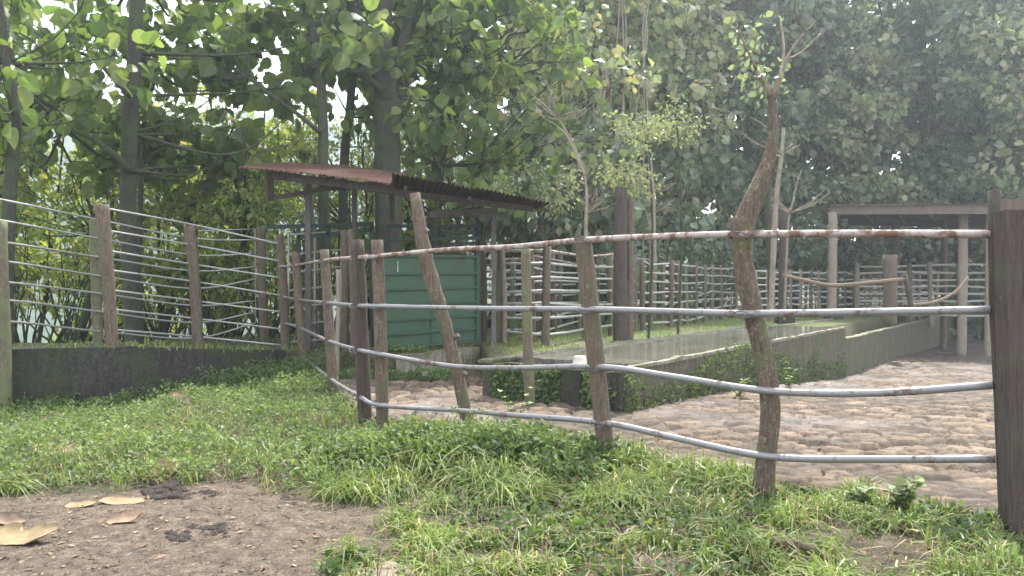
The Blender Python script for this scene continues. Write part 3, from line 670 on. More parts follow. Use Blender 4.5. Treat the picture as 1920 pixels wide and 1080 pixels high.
# ------------------------------------------------------------------ far pipe fences on the upper terrace
def far_fence(line, top, label, rails=7, gap=.27, seed=0, pr=.075, rr=.027, m='post', mr='pipe_pale', extra=1.0):
    if m == 'post_pale': rr = .04; pr = .085
    rg = np.random.default_rng(seed); base = [XY(px, Y) for px, Y in line]; z0 = gz(*base[0])
    e_ = empty('stock_fence', (base[0][0], base[0][1], z0), label, 'fence', 'pipe stock fences behind the trough')
    zs = [max(.3, gz(*b)) if b[1] > 14 else gz(*b) for b in base]
    for k in range(rails):
        zz = top-.06-k*gap; pts = [(b[0], b[1]-.0, zz + rg.normal()*.025) for b in base]
        mb = MB(); mb.tube(pts, rr, 6, 0, 0, .8); mb.build('rail', M['pipe_white' if m == 'post_pale' else mr if k or seed % 2 else 'pipe_rust'], e_)
    for b, z in zip(base, zs):
        mb = MB(); x = b[0]+rg.normal()*.01; y = b[1]+.0; ln = rg.normal()*.04
        mb.tube([(x, y, z-.3), (x+ln*.5, y, (z+top)/2), (x+ln, y, top+rg.random()*.08)], pr*(.85+.3*rg.random()), 8, .06, int(rg.random()*99), .3); mb.build('post', M[m if rg.random() < .7 else 'post_green'], e_)
    return e_
far_fence([(903,16.2),(937,15.6),(1022,14.9),(1097,16.8),(1148,18.2),(1190,19.8)], 2.3, 'tall pipe fence starting beside the green gate and passing behind the trough', seed=2)
far_fence([(1205,20.3),(1218,20.7),(1256,21.8),(1272,22.5),(1288,23.4),(1304,24.2),(1320,25.2),(1336,26.2),(1352,27.2),(1378,29.5)], 2.24, 'receding pipe fence with close posts behind the middle of the trough', seed=3)
far_fence([(1378,30.5),(1395,31),(1412,31.5),(1440,32),(1462,32.3),(1482,32.6),(1500,33),(1520,33.2),(1536,33.4),(1552,33.6)], 2.22, 'pale pipe fence at the back between the live post and the left shelter post', seed=4, m='post_pale')
far_fence([(1568,33.8),(1585,34),(1600,34),(1622,34.2),(1632,34.2),(1650,34.3),(1668,34.3),(1690,34.3),(1708,34.3),(1722,34.3),(1755,34.2)], 2.2, 'pale pipe fence directly behind the sagging rope', seed=6, m='post_pale')
far_fence([(1606,30.5),(1660,30.2),(1705,30),(1745,29.7),(1800,29.2),(1856,28.6),(1925,28.2)], 2.42, 'taller pale pipe fence inside the right shelter', seed=5, m='post_pale', rails=8)
far_fence([(940,18.5),(985,19.5),(1048,21),(1120,22.5),(1172,23.8),(1218,24.8)], 2.5, 'second pipe fence line crossing farther back behind the tall one', seed=7)
far_fence([(1240,27),(1275,28.5),(1305,30.5),(1335,33),(1370,35),(1430,37),(1470,38),(1510,38.5),(1580,39),(1650,39),(1720,39),(1790,39),(1860,39)], 2.35, 'outermost pipe fence along the edge of the forest', seed=9, m='post_pale')
far_fence([(1000,15.6),(1040,18.2),(1085,21.5)], 2.25, 'short cross fence between the two lines left of the leaning post', seed=8)
far_fence([(885,17.0),(960,18.0),(1010,17.4)], 2.2, 'short pipe fence seen just right of the chute cage', seed=12)
# double dark pole
for px_, Y_, t_, m_, lb in ((1164,16.4,352,'post_dark','tall blackish timber pole, the left one of the pair behind the trough'),(1181,16.6,372,'post','tall brown timber pole, the right one of the pair behind the trough')):
    x, y, z = P(px_-2, 640, Y_); tz = P(px_, t_, Y_)
    mb = MB(); mb.tube([(x, y, z-.3), tuple((np.array((x, y, z))+np.array(tz))/2), tz], [.15, .145, .13] if px_ < 1170 else [.1,.1,.09], 12, .04, 3, .2, True, .04)
    tag(mb.build('timber_pole', M[m_], None), lb, 'pole', 'pair of tall poles behind the trough')

# ------------------------------------------------------------------ right shelter
rs = empty('open_shelter', P(1700,600,28)[:2]+(.36,), 'open shelter with a low tin roof on wooden posts at the right back', 'shelter')
A_ = P(1552,386,27.5); B_ = P(1990,380,24.0); C_ = P(1930,420,34); D_ = P(1590,412,36)
V_, F_ = corr(A_, B_, C_, D_, pitch=.2, amp=.02, seed=4); mb = MB(); mb.add(V_, F_, True); mb.build('roof_sheet', M['post_dark'], rs)
beam(P(1556,393,27.6), P(1990,391,24.1), .1, .34, 'plank', rs, 'fascia'); beam(P(1575,404,31.5), P(1960,410,29), .12, .25, 'post_dark', rs); beam(P(1590,417,35.5), P(1930,424,33), .12, .25, 'post_dark', rs)
for px_ in (1562,1620,1680,1740,1805,1860):
    t = (px_-1552)/400; beam(P(px_+2,397,27.6-2.6*t), P(px_+16,416,35.5-1.6*t), .1, .14, 'plank', rs, 'rafter')
for px_, py_, Y_, m_, w_ in ((1562,398,27.6,'post_pale',.16),(1806,396,26.3,'post_pale',.15),(1680,406,31.3,'post',.15),(1771,408,31,'post',.12),(1857,396,25.6,'post_pale',.14),(1470,392,24.5,'post_dark',.14)):
    x, y, z1 = P(px_, py_, Y_); z0 = gz(x, y)
    par = rs
    mb = MB(); mb.tube([(x-.06, y, z0-.2), (x-.02, y, (z0+z1)/2), (x, y, z1)], w_, 10, .04, int(px_), .4); mb.build('support_post', M[m_], par)
    if px_ in (1562, 1680, 1470):
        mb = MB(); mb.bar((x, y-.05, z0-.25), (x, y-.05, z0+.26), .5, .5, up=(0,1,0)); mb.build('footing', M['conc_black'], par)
# stout gate posts with the hanging ropes
for px_, y0, y1, Y_, w_, lb in ((1669,478,610,23.5,.2,'thick upright log post behind the rope, on a dark concrete block'),(1705,515,585,22.5,.09,'thin dark tilted stake at the right end of the first rope')):
    a = P(px_+(6 if px_ > 1700 else 0), y1, Y_); b = P(px_-(8 if px_ > 1700 else 0), y0, Y_)
    mb = MB(); mb.tube([a, b], w_ if px_ < 1700 else .07, 10, .06, 3, .2); tag(mb.build('rope_post', M['post' if px_ < 1700 else 'post_dark'], None), lb, 'post')
def rope(poly, Y0, Y1, r, label):
    n = len(poly); Ys = np.linspace(Y0, Y1, n); pts = np.array([P(a, b, y) for (a, b), y in zip(poly, Ys)]); pts, _ = resample(pts, np.ones(n), .04)
    mb = MB(); t = np.arange(len(pts))*.9
    for ph in (0, 2.09, 4.19):
        q = pts + np.stack([0*t, np.cos(t+ph)*r*.5, np.sin(t+ph)*r*.5], -1); mb.tube(q, r*.62, 6)
    tag(mb.build('rope', M['rope'], None), label, 'rope')
rope([(1468,516),(1510,526),(1560,535),(1620,531),(1700,523)], 22.5, 22.5, .055, 'thick sagging tan rope strung between dark stake and post, the left of two')
rope([(1700,572),(1750,567),(1790,548),(1815,520)], 22.6, 23.5, .045, 'grey brown rope curving up to a post inside the shelter, the right of two')

# near things at the right frame edge
bm = MB(); bm.bar(P(1880,384,4.9), P(1990,384,4.9), .06, .07); tag(bm.build('cross_plank', M['plank'], None), 'short weathered plank crossing behind the top of the right gate posts', 'plank')
e_ = empty('board_panel', P(1940,500,6.0), 'dark framed white board cut off by the right edge beyond the gate posts', 'board')
mb = MB(); mb.bar(P(1916,448,6), P(1916,720,6), .05, .05); mb.bar(P(1916,455,6), P(2010,455,6), .05, .05); mb.bar(P(1916,495,6), P(2010,495,6), .04, .04); mb.bar(P(1916,600,6), P(2010,590,6), .04, .04)
mb.build('frame', M['steel_dark'], e_)
mb = MB(); mb.bar(P(1912,475,6.06), P(1990,475,6.06), .02, .15); mb.bar(P(1912,512,6.06), P(1990,512,6.06), .02, .1); mb.build('board', M['white_paint'], e_)

# ------------------------------------------------------------------ small things
# white float on the trough slab
x, y, z = P(1087, 680, 9.45); z = ZT
mb = MB(); prof = [(.0,.092),(.012,.095),(.02,.088),(.1,.076),(.118,.072),(.124,.062),(.125,.001)]
V_ = []; sg = 16
for h_, r_ in prof:
    for k in range(sg): a = k/sg*6.283; V_.append((x+math.cos(a)*r_, y+math.sin(a)*r_, z-.004+h_))
F_ = [(i*sg+k, i*sg+(k+1) % sg, (i+1)*sg+(k+1) % sg, (i+1)*sg+k) for i in range(len(prof)-1) for k in range(sg)]
mb.add(V_, F_, True); tag(mb.build('upturned_pail', M['plastic'], None), 'small white rounded plastic pail upside down on the front slab of the trough', 'pail')
def lumps(name, cs, m, label, cat, seed=0, sq=.8, group=None):
    rg = np.random.default_rng(seed); mb = MB()
    for (x, y, r) in cs:
        z = gz(x, y); n1, n2 = 12, 7; V_ = []; 
        for i in range(n2+1):
            th = i/n2*math.pi*.62
            for k in range(n1):
                a = k/n1*6.283; rr = r*(1+.55*(vn(np.array([math.cos(a)*1.7+x*9+i*.4]), np.array([math.sin(a)*1.7+y*7]))[0]-.5)+.16*(rg.random()-.5))
                V_.append((x+math.cos(a)*math.sin(th)*rr, y+math.sin(a)*math.sin(th)*rr, z-.01+max(-.01, math.cos(th)*rr*sq)))
        mb.add(V_, [(i*n1+k, i*n1+(k+1) % n1, (i+1)*n1+(k+1) % n1, (i+1)*n1+k) for i in range(n2) for k in range(n1)], True)
    return tag(mb.build(name, m, None), label, cat, group)
def gp(px, py): Y = EYE*F/(py-540); return ((px-960)/F*Y, Y)
rg = np.random.default_rng(2)
def patch(px0, px1, py0, py1, n, r0, r1): return [(*gp(px0+rg.random()*(px1-px0), py0+rg.random()*(py1-py0)), r0+rg.random()*(r1-r0)) for _ in range(n)]
lumps('dung_pile', patch(314,362,1000,1014,30,.01,.036)+patch(350,420,985,999,34,.01,.034)+patch(395,425,995,1008,14,.008,.024), M['dung'], 'black broken cow dung lying on the bare dirt in front', 'dung')
lumps('dung_pile', patch(275,350,914,936,50,.015,.055)+patch(290,335,902,918,26,.03,.075)+patch(345,405,924,938,18,.01,.035), M['dung'], 'heaped brown dung at the edge of the grass', 'dung')
lumps('stone', [(*gp(1190,1003),.07)], M['rock'], 'half buried pale stone in the thin grass at the bottom centre', 'stone', 4)
lumps('stone', [(*gp(735,1072),.16)], M['rock'], 'flat tan stone at the bottom edge where dirt meets grass', 'stone', 5, .3)
lumps('stone', [(-1.42,12.5,.17)], M['rock'], 'pale rock on the bank below the green gate', 'stone', 6, .8)
# dry branch on grass
mb = MB(); pts = [(*gp(1448,1042), .05), (*gp(1480,1050), .07), (*gp(1530,1060), .06), (*gp(1570,1078), .03)]
pts = [(a, b, gz(a, b)+c) for a, b, c in pts]; mb.tube(pts, [.026,.024,.02,.014], 8, .1, 4, .04)
tag(mb.build('fallen_branch', M['post'], None), 'short reddish brown dead branch lying in the grass near the right corner', 'branch')
# large curled dry leaves and bark pieces
def curled(px, py, w_, h_, curl, rot, m, name, label, cat, group=None, seed=0):
    rg = np.random.default_rng(seed); x, y = gp(px, py); z = gz(x, y); nu, nv = 14, 7; V_ = []
    for i in range(nu):
        s = i/(nu-1)*2-1
        for j in range(nv):
            t = (j/(nv-1)*2-1)*math.sqrt(max(.02, 1-abs(s)**2.2))*(.75+.5*vn(np.array([s*5+seed*9]), np.array([float(j > 3)]))[0])
            a, b = s*w_/2, t*h_/2; zz = curl*(max(0, t)**1.5*(.7+.5*vn(np.array([s*2+seed]), np.array([3.]))[0])+.8*max(0, s*(1 if seed % 2 else -1))**2)+.006+.05*curl/.08*(vn(np.array([s*3.+seed*5]), np.array([t*3.]))[0]-.3)*.6
            V_.append((x+a*math.cos(rot)-b*math.sin(rot), y+a*math.sin(rot)+b*math.cos(rot), z+zz))
    n2 = len(V_); V_ += [(a, b, c-.004) for a, b, c in V_]; F_ = []
    for i in range(nu-1):
        for j in range(nv-1): p = i*nv+j; F_ += [(p, p+nv, p+nv+1, p+1), (n2+p+1, n2+p+nv+1, n2+p+nv, n2+p)]
    for i in range(nu-1):
        for j in (0, nv-1): p = i*nv+j; F_.append((p, n2+p, n2+p+nv, p+nv))
    mb = MB(); mb.add(V_, F_, True); return tag(mb.build(name, m, None), label, cat, group)
curled(40,1018,.42,.17,.07,.1,M['sack'],'dry_leaf','big yellowish curled dry leaf at the lower left edge','leaf','large dry leaves on the ground',1)
curled(15,985,.2,.1,.05,.3,M['litter'],'dry_leaf','brown crumpled leaf just behind the big yellow one','leaf','large dry leaves on the ground',2)
curled(232,980,.2,.08,.05,.35,M['deadleaf'],'dry_leaf','narrow tan leaf tilted up on the bare dirt','leaf','large dry leaves on the ground',3)
curled(228,943,.3,.14,.02,.1,M['sack'],'dry_leaf','flat pale yellow leaf pressed in the dirt beside the dung heap','leaf','large dry leaves on the ground',4)
curled(150,950,.2,.1,.02,.2,M['sack'],'dry_leaf','smaller pale leaf flat on the dirt left of the yellow one','leaf','large dry leaves on the ground',5)
curled(102,852,.34,.26,.08,.2,M['deadleaf'],'dry_leaf','broad pinkish dry leaf lying on the grass at left','leaf','large dry leaves on the ground',6)
curled(28,818,.3,.2,.06,.0,M['deadleaf'],'dry_leaf','dry brown leaf at the left edge by the dark wall','leaf','large dry leaves on the ground',7)
curled(340,768,.26,.3,.18,.4,M['deadleaf'],'dry_leaf','upright tan leaf caught in the weeds below the wall','leaf','large dry leaves on the ground',8)
curled(305,898,.3,.2,.12,.2,M['litter'],'dry_leaf','crumpled grey brown leaf on top of the dung heap','leaf','large dry leaves on the ground',9)
curled(245,860,.18,.14,.05,.9,M['deadleaf'],'dry_leaf','small brown leaf in the middle of the left grass','leaf','large dry leaves on the ground',10)
curled(1085,915,.11,.09,.05,.9,M['deadleaf'],'dry_leaf','small reddish leaf in the grass beside the leaning post foot','leaf','large dry leaves on the ground',11)
curled(745,987,.12,.07,.03,.9,M['litter'],'dry_leaf','pinkish scrap of leaf where the dirt meets the grass','leaf','large dry leaves on the ground',12)

# ------------------------------------------------------------------ grass, weeds, litter
rg = np.random.default_rng(77)
n = 130000; x = rg.random(n)*8.4-3.9; y = 3.5+rg.random(n)*4.9
tuft = fbm(x, y, 4.5); keep = (covers(x, y) > rg.random(n)*.9+.05) & (pdist(x, y, YARD) < .05+.25*(fbm(x, y, 3)-.35)) & (rg.random(n) < .06+4.2*np.clip(tuft-.46, 0, 1)*2)
keep &= ~((np.hypot((x+.3)/1.5, (y-6.9)/.75) < 1) & (rg.random(n) < .75)) & ~((x < -1.0) & (y > 5.7) & (rg.random(n) < .85))
thin = (fbm(x+9, y, 1.5) > .52) & (y < 5.4); keep &= ~(thin & (rg.random(n) < .75))
x = x[keep]; y = y[keep]; tf = tuft[keep]; h = (.03+.13*rg.random(len(x))**1.6+.3*np.clip(tf-.48, 0, 1)*2)*(.7+.35*sstep(5, 6, y))
o = blades('grass', np.stack([x, y, g(x, y)-.01], -1), h, .006+.01*rg.random(len(x))**1.5, rg, M['grass'], 1.9); tag(o, kind='stuff', label='fresh green grass in front of the near fence', cat='grass')
print('blades', len(x))
# low broadleaf weeds on the bank
def weedfield(name, n, xr, yr, test, hf, size, m, seed, kind='small', label='', per=12, spread=.07):
    rg = np.random.default_rng(seed); x = xr[0]+rg.random(n)*(xr[1]-xr[0]); y = yr[0]+rg.random(n)*(yr[1]-yr[0]); k = test(x, y, rg); x = x[k]; y = y[k]; n = len(x)
    hh = hf(x, y)*(.5+.7*rg.random(n)); z = g(x, y); b = np.stack([x, y, z], -1)
    q = np.repeat(b, per, 0); t = rg.random(len(q))**.7; hq = np.repeat(hh, per); lean = np.repeat(rg.normal(size=(n, 2))*.3, per, 0)
    q[:, :2] += lean*(t*hq)[:, None] + rg.normal(size=(len(q), 2))*spread*(.3+t)[:, None]*.5; q[:, 2] += t*hq
    a, nr = leafdirs(rg, len(q), None, -.15, .9); s = size*(.5+.8*rg.random(len(q)))
    o = leaves(name, q, s, a, nr, kind, m); tag(o, kind='stuff', label=label, cat='weeds'); print(name, len(q)); return o
notyard = lambda x, y: (pdist(x, y, YARD) < .1) & (pdist(x, y, UP) < -.12) & (covers(x, y) > .5)
weedfield('low_weeds', 7500, (-9, -.2), (5.4, 13.2), lambda x, y, r: notyard(x, y) & ((x < -1) | (y > 6)), lambda x, y: (.05+.26*np.clip(fbm(x, y, 1.8)-.25,0,1)*2)*(1-.5*sstep(-4,-5,x)*sstep(7,8.5,y))*(1-.6*sstep(-2.6,-1.8,x)*sstep(6.7,7.5,y)), .05, M['weed'], 31, label='carpet of small leafy weeds on the left bank', per=13)
weedfield('dark_weeds', 2600, (-9, -3.0), (8.6, 13.2), lambda x, y, r: notyard(x, y) & (y > 9.2+.75*(x+9)*.62-.2), lambda x, y: .06+.38*np.clip(fbm(x, y, 1.1)-.3,0,1)+.25*sstep(-5.6,-4.2,x), .06, M['weed_dark'], 32, label='taller dark weeds at the foot of the dark wall', per=16, spread=.1)
weedfield('mound_weeds', 1500, (-1.9, 1.3), (5.9, 8.2), lambda x, y, r: (pdist(x, y, YARD) < .05) & (np.hypot((x+.35)/1.45, (y-6.8)/.85) < 1) & (fbm(x, y, 3) > .47), lambda x, y: (.06+.2*fbm(x, y, 2.4))*(1-.72*sstep(6.6,7.3,y)), .055, M['weed_dark'], 33, 'broad', 'bushy dark green weeds on the mound in front of the fence', per=14)
weedfield('mound_herbs', 4200, (-1.9, 1.6), (5.7, 8.3), lambda x, y, r: (pdist(x, y, YARD) < .05) & (np.hypot((x+.2)/1.6, (y-6.8)/1.0) < 1), lambda x, y: (.08+.24*np.clip(fbm(x, y, 2.9)-.2,0,1))*(1-.72*sstep(6.6,7.3,y)), .05, M['weed'], 34, 'small', 'lighter herbs mixed through the mound weeds', per=12)
weedfield('bank_weeds', 900, (-3.2, -.9), (12.6, 13.2), lambda x, y, r: pdist(x, y, UP) < .25, lambda x, y: .12+0*x, .05, M['weed'], 35, label='weeds on the small bank below the green gate')
weedfield('bank_weeds', 700, (-2.6, -.8), (11.6, 12.9), lambda x, y, r: y > 12.1, lambda x, y: .1+0*x, .06, M['weed_dark'], 36, label='dark ground plants at the back of the yard below the gate')
weedfield('sparse_herbs', 2600, (-1, 4.2), (3.7, 6.3), lambda x, y, r: (pdist(x, y, YARD) < .1) & (covers(x, y) > .6) & (fbm(x+5, y, 2.2) > .42), lambda x, y: .07+0*x, .045, M['weed_dark'], 37, 'broad', label='small herbs scattered through the near grass', per=7)
rg = np.random.default_rng(78)
n = 5000; x = rg.random(n)*8.4-3.9; y = 3.6+rg.random(n)*5; k = (covers(x, y) > .3) & (pdist(x, y, YARD) < .1); x = x[k]; y = y[k]
o = blades('dry_straw', np.stack([x, y, g(x, y)+.01], -1), .06+.16*rg.random(len(x)), .003+.005*rg.random(len(x)), rg, M['litter'], 2.2); tag(o, kind='stuff', label='dead straw coloured blades among the green grass', cat='grass')
# upper terrace grass
n = 42000; x = -8+rg.random(n)*34; y = 13+rg.random(n)**1.3*24; k = (pdist(x, y, UP) > .1) & (x > -8+.0*y) & ~((x < -3.5) & (y < 16) & (rg.random(n) < .5)); x = x[k]; y = y[k]
u_, v_ = uvof(x, y); k = ~((v_ < 2.5+.5*fbm(x, y, 2)) & (u_ > -.5)) & (fbm(x, y, 1.1) > .4); x = x[k]; y = y[k]
o = blades('terrace_grass', np.stack([x, y, g(x, y)-.01], -1), .03+.09*rg.random(len(x)), .012+.014*rg.random(len(x)), rg, M['grass'], 1.3); tag(o, kind='stuff', label='bright grass on the terrace behind the trough', cat='grass')
n = 1500; p = lp[rg.integers(0, len(lp), n)]; x = p[:, 0]+rg.normal(size=n)*.12; y = p[:, 1]+rg.random(n)*.3-.1
k = x < -3.6; x = x[k]; y = y[k]; zz = np.interp(x, [-9,-7,-5.5,-3.9], [.66,.665,.66,.45])
o = blades('wall_top_grass', np.stack([x, y, zz-.02], -1), .04+.1*rg.random(len(x)), .01+.012*rg.random(len(x)), rg, M['grass'], 1.2); tag(o, kind='stuff', label='short grass along the top of the dark wall', cat='grass')
# litter
n = 5200; x = -4.2+rg.random(n)*8; y = 3.6+rg.random(n)*3; k = (pdist(x, y, YARD) < 0); x = x[k]; y = y[k]
a, nr = leafdirs(rg, len(x), None, 0, 2.5); a[:, 2] *= .15
o = leaves('leaf_litter', np.stack([x, y, g(x, y)+.006], -1), .01+.055*rg.random(len(x))**4, a, nr, 'small', M['litter']); tag(o, kind='stuff', label='crumbs of dry leaf scattered on the dirt and grass', cat='leaf litter')
rg = np.random.default_rng(90)
n = 2600; x = -1.5+rg.random(n)*11; y = 5+rg.random(n)*12; k = (pdist(x, y, YARD) > .1) & (fbm(x, y, 1.3) > .45); x = x[k]; y = y[k]
a, nr = leafdirs(rg, len(x), None, 0, 2.5); a[:, 2] *= .2
o = leaves('yard_litter', np.stack([x, y, g(x, y)+.035], -1), .02+.06*rg.random(len(x))**2, a, nr, 'small', M['litter']); tag(o, kind='stuff', label='scraps of dung and dry leaf trodden into the cobbles', cat='litter')
n = 1500; x = -1.5+rg.random(n)*11; y = 5+rg.random(n)*11; k = (pdist(x, y, YARD) > 0) & ((fbm(x+4, y, 1.1) > .6) | (pdist(x, y, YARD) < .2)); x = x[k]; y = y[k]
o = blades('joint_grass', np.stack([x, y, g(x, y)], -1), .04+.07*rg.random(len(x)), .006+.008*rg.random(len(x)), rg, M['grass'], 1.6); tag(o, kind='stuff', label='sparse grass sprouting between the cobbles', cat='grass')
# grit and clods on the dirt
n = 3500; x = -4.2+rg.random(n)*3.8; y = 3.6+rg.random(n)*2.4; k = covers(x, y) < .6; x = x[k]; y = y[k]; s = .004+.014*rg.random(len(x))**3
T = np.array([(1,0,0),(-1,.2,0),(0,1,0),(.1,-1,0),(0,0,.9)]); V = np.stack([x, y, g(x, y)], -1)[:, None]+T[None]*s[:, None, None]*(1+.3*rg.random((len(x), 5, 1)))
me = raw('soil_crumbs', V.reshape(-1, 3), np.array([0,2,4, 2,1,4, 1,3,4, 3,0,4])[None]+np.arange(len(x))[:, None]*5, np.full(4*len(x), 3)); tag(link('soil_crumbs', me, M['ground']), kind='stuff', label='loose crumbs of soil on the bare dirt', cat='soil')
for i, (px_, py_, h_, s_, lb) in enumerate(((965,800,.5,.07,'taller bright weed sticking up from the mound before the trough'),(1385,735,.35,.08,'pale flowering weed at the trough wall beside the live post'),(1480,720,.4,.08,'leafy weed at the trough wall right of the live post'),(1105,730,.3,.09,'single light green plant under the trough front corner'),(1690,965,.22,.09,'pale green broadleaf seedling at the edge of the cobbles by the gate posts'),(1610,955,.2,.09,'broad leaved seedling in the grass right of the live post'))):
    x_, y_ = gp(px_, py_+10) if i != 3 else uv(-.1, .15)[:2]
    stem_plant(x_, y_, h_, 4 if i != 3 else 2, s_, M['weed'], lb, i, 'single weeds')

# ------------------------------------------------------------------ trees
def crown_tree(name, label, base, trunks, cls, per, lsize, kind, leafm, barkm, seed, group, limbs=True, droop=.6, flat=.3, sq=.75, shell=.35):
    """trunks: list of (pts, radii); cls: list of (x,y,z,r) clumps"""
    rg = np.random.default_rng(seed); e = empty(name, base, label, 'tree', group); mb = MB()
    for i, (pts, rad) in enumerate(trunks): mb.tube(pts, rad, 12 if i == 0 else 8, .05, seed+i, .3, True, .05)
    if limbs:
        tp = np.array([p for t in trunks for p in t[0]])
        for c in cls:
            c3 = np.array(c[:3]); cand = tp[tp[:, 2] < c3[2]-.2] if (tp[:, 2] < c3[2]-.2).any() else tp
            s = cand[np.argmin(np.linalg.norm(cand-c3, axis=1))]; L_ = np.linalg.norm(c3-s)
            if L_ < .3 or L_ > 7: continue
            mid = (s+c3)/2+rg.normal(size=3)*L_*.07-np.array((0,0,L_*.06)); mb.tube([s, mid, c3], [.012+.008*L_, .008+.004*L_, .006], 6, .08, 1, .35)
            for _ in range(2):
                en = c3+rg.normal(size=3)*c[3]*.6; mb.tube([mid*.4+c3*.6, (c3+en)/2+rg.normal(size=3)*.05, en], [.012, .009, .004], 5, .1, 1, .3)
    mb.build('trunk', barkm, e)
    q, d = clumps(rg, [c[:3] for c in cls], [c[3] for c in cls], per, shell, sq); a, nr = leafdirs(rg, len(q), d, droop, flat)
    leaves('crown', q, lsize*(.4+.95*rg.random(len(q))), a, nr, kind, leafm, e); return e
def tp(poly, wpx, Y):
    Ys = [Y]*len(poly) if np.isscalar(Y) else Y; pts = [P(a, b, y) for (a, b), y in zip(poly, Ys)]
    return (pts, [w_/2/F*y for w_, y in zip(wpx, Ys)])
def grounded(t, dz=.4):
    pts, r = t; p = pts[0]; z = gz(p[0], p[1]); return ([(p[0], p[1], min(z, p[2])-dz)]+list(pts), [r[0]*1.15]+list(r))
def rclumps(seed, n, c, ext, r0, r1, hole=None):
    rg = np.random.default_rng(seed); o = []
    while len(o) < n:
        d = rg.random(3)*2-1
        if (d**2).sum() > 1: continue
        o.append((c[0]+d[0]*ext[0], c[1]+d[1]*ext[1], c[2]+d[2]*ext[2], r0+(r1-r0)*rg.random()))
    return o
TG = 'broad leaved trees standing behind the left fence and shed'
x0 = P(245,640,14.5)
crown_tree('broadleaf_tree', 'straight dark mossy trunk of the big leaved tree behind the left fence', x0, [grounded(tp([(252,640),(246,500),(240,400),(243,250),(252,100),(258,-60),(262,-260)], [36,33,31,29,27,24,20], 14.5)),
   tp([(243,320),(210,285),(165,255),(120,240)], [14,11,9,6], 14.3), tp([(120,240),(95,210),(60,180)], [6,5,3], 14.2), tp([(245,180),(215,150),(180,110),(120,90)], [12,9,7,4], 14)],
   rclumps(1, 70, (-7.6, 16.4, 7.1), (4.4, 1.9, 3.1), .4, .75), 24, .36, 'teak', M['teak'], M['bark'], 1, TG)
crown_tree('broadleaf_tree', 'slim dark tree at the far left edge leaning over the fence', P(15,520,12), [grounded(tp([(12,560),(15,420),(25,300),(30,230),(15,120),(-10,-50)], [24,24,22,20,18,14], 12))],
   rclumps(2, 34, (-8.0, 12.4, 5.8), (2.4, 1.4, 2.2), .35, .6), 20, .27, 'teak', M['teak'], M['bark'], 2, TG)
crown_tree('broadleaf_tree', 'large forked mossy tree with the thickest trunk behind the rusty roof', P(728,600,17.5), [grounded(tp([(728,640),(728,420),(726,300),(724,200),(722,150),(718,60),(722,-80),(730,-260)], [56,50,48,46,42,32,28,22], 17.5)),
   tp([(724,190),(705,120),(685,60),(660,10),(640,-80)], [34,28,24,20,14], 17.4), tp([(730,180),(748,110),(768,40),(790,-40)], [30,24,20,16], 17.7), tp([(722,170),(690,148),(650,125),(610,95),(590,60)], [16,14,12,10,6], 17.2)],
   rclumps(3, 62, (-2.6, 19.4, 8.9), (4.4, 1.9, 3.2), .4, .8), 24, .37, 'teak', M['teak'], M['bark'], 3, TG)
crown_tree('broadleaf_tree', 'slender pale streaked trunk curving up left of the thick forked tree', P(606,600,16), [grounded(tp([(608,640),(606,310),(604,200),(598,110),(580,40),(560,-40)], [20,19,18,17,16,12], 16.0)),
   tp([(602,250),(560,215),(510,180),(465,145)], [9,8,7,4], 15.8), tp([(598,120),(625,60),(650,-10)], [12,10,7], 16.1)],
   rclumps(4, 40, (-4.9, 16.6, 7.5), (2.9, 1.5, 2.6), .35, .7), 22, .34, 'teak', M['teak'], M['bark'], 4, TG)
crown_tree('broadleaf_tree', 'thin dark tree rising between the slender and the thick trunk', P(650,600,19), [grounded(tp([(640,640),(645,320),(655,220),(665,120),(690,40),(700,-60)], [18,18,17,15,13,9], 19.0))],
   rclumps(5, 34, (-3.6, 19.0, 8.2), (2.2, 1.6, 2.2), .4, .7), 24, .28, 'teak', M['teak'], M['bark'], 5, TG)
crown_tree('broadleaf_tree', 'leaning grey trunk right of the thick forked tree', P(815,600,20), [grounded(tp([(806,640),(815,400),(822,310),(838,220),(862,150),(885,70),(912,-20)], [26,26,24,22,20,17,12], 20.0)),
   tp([(862,150),(900,110),(940,70),(990,60)], [10,8,6,4], 19.8)],
   rclumps(6, 52, (-1.2, 18.8, 6.6), (3.2, 2.2, 3.4), .4, .8), 26, .3, 'teak', M['teak'], M['bark'], 6, TG)
crown_tree('broadleaf_tree', 'thin crooked sapling right beside the straight dark trunk', P(262,600,15.5), [grounded(tp([(255,640),(262,420),(264,300),(272,220),(290,150)], [11,10,9,8,5], 15.5))],
   rclumps(7, 8, (-7.3, 15.5, 5.0), (1.2, .8, 1.2), .3, .5), 18, .24, 'teak', M['teak'], M['bark'], 7, TG)
crown_tree('broadleaf_tree', 'middle sized green tree with low boughs right above the corrugated roof', P(880,600,22), [grounded(tp([(905,640),(900,300),(930,150),(960,20)], [20,18,14,10], 22.0))],
   rclumps(8, 46, (.2, 21.5, 7.0), (3.4, 2.2, 4.2), .5, .9), 34, .28, 'broad', M['forest2'], M['bark'], 8, TG)

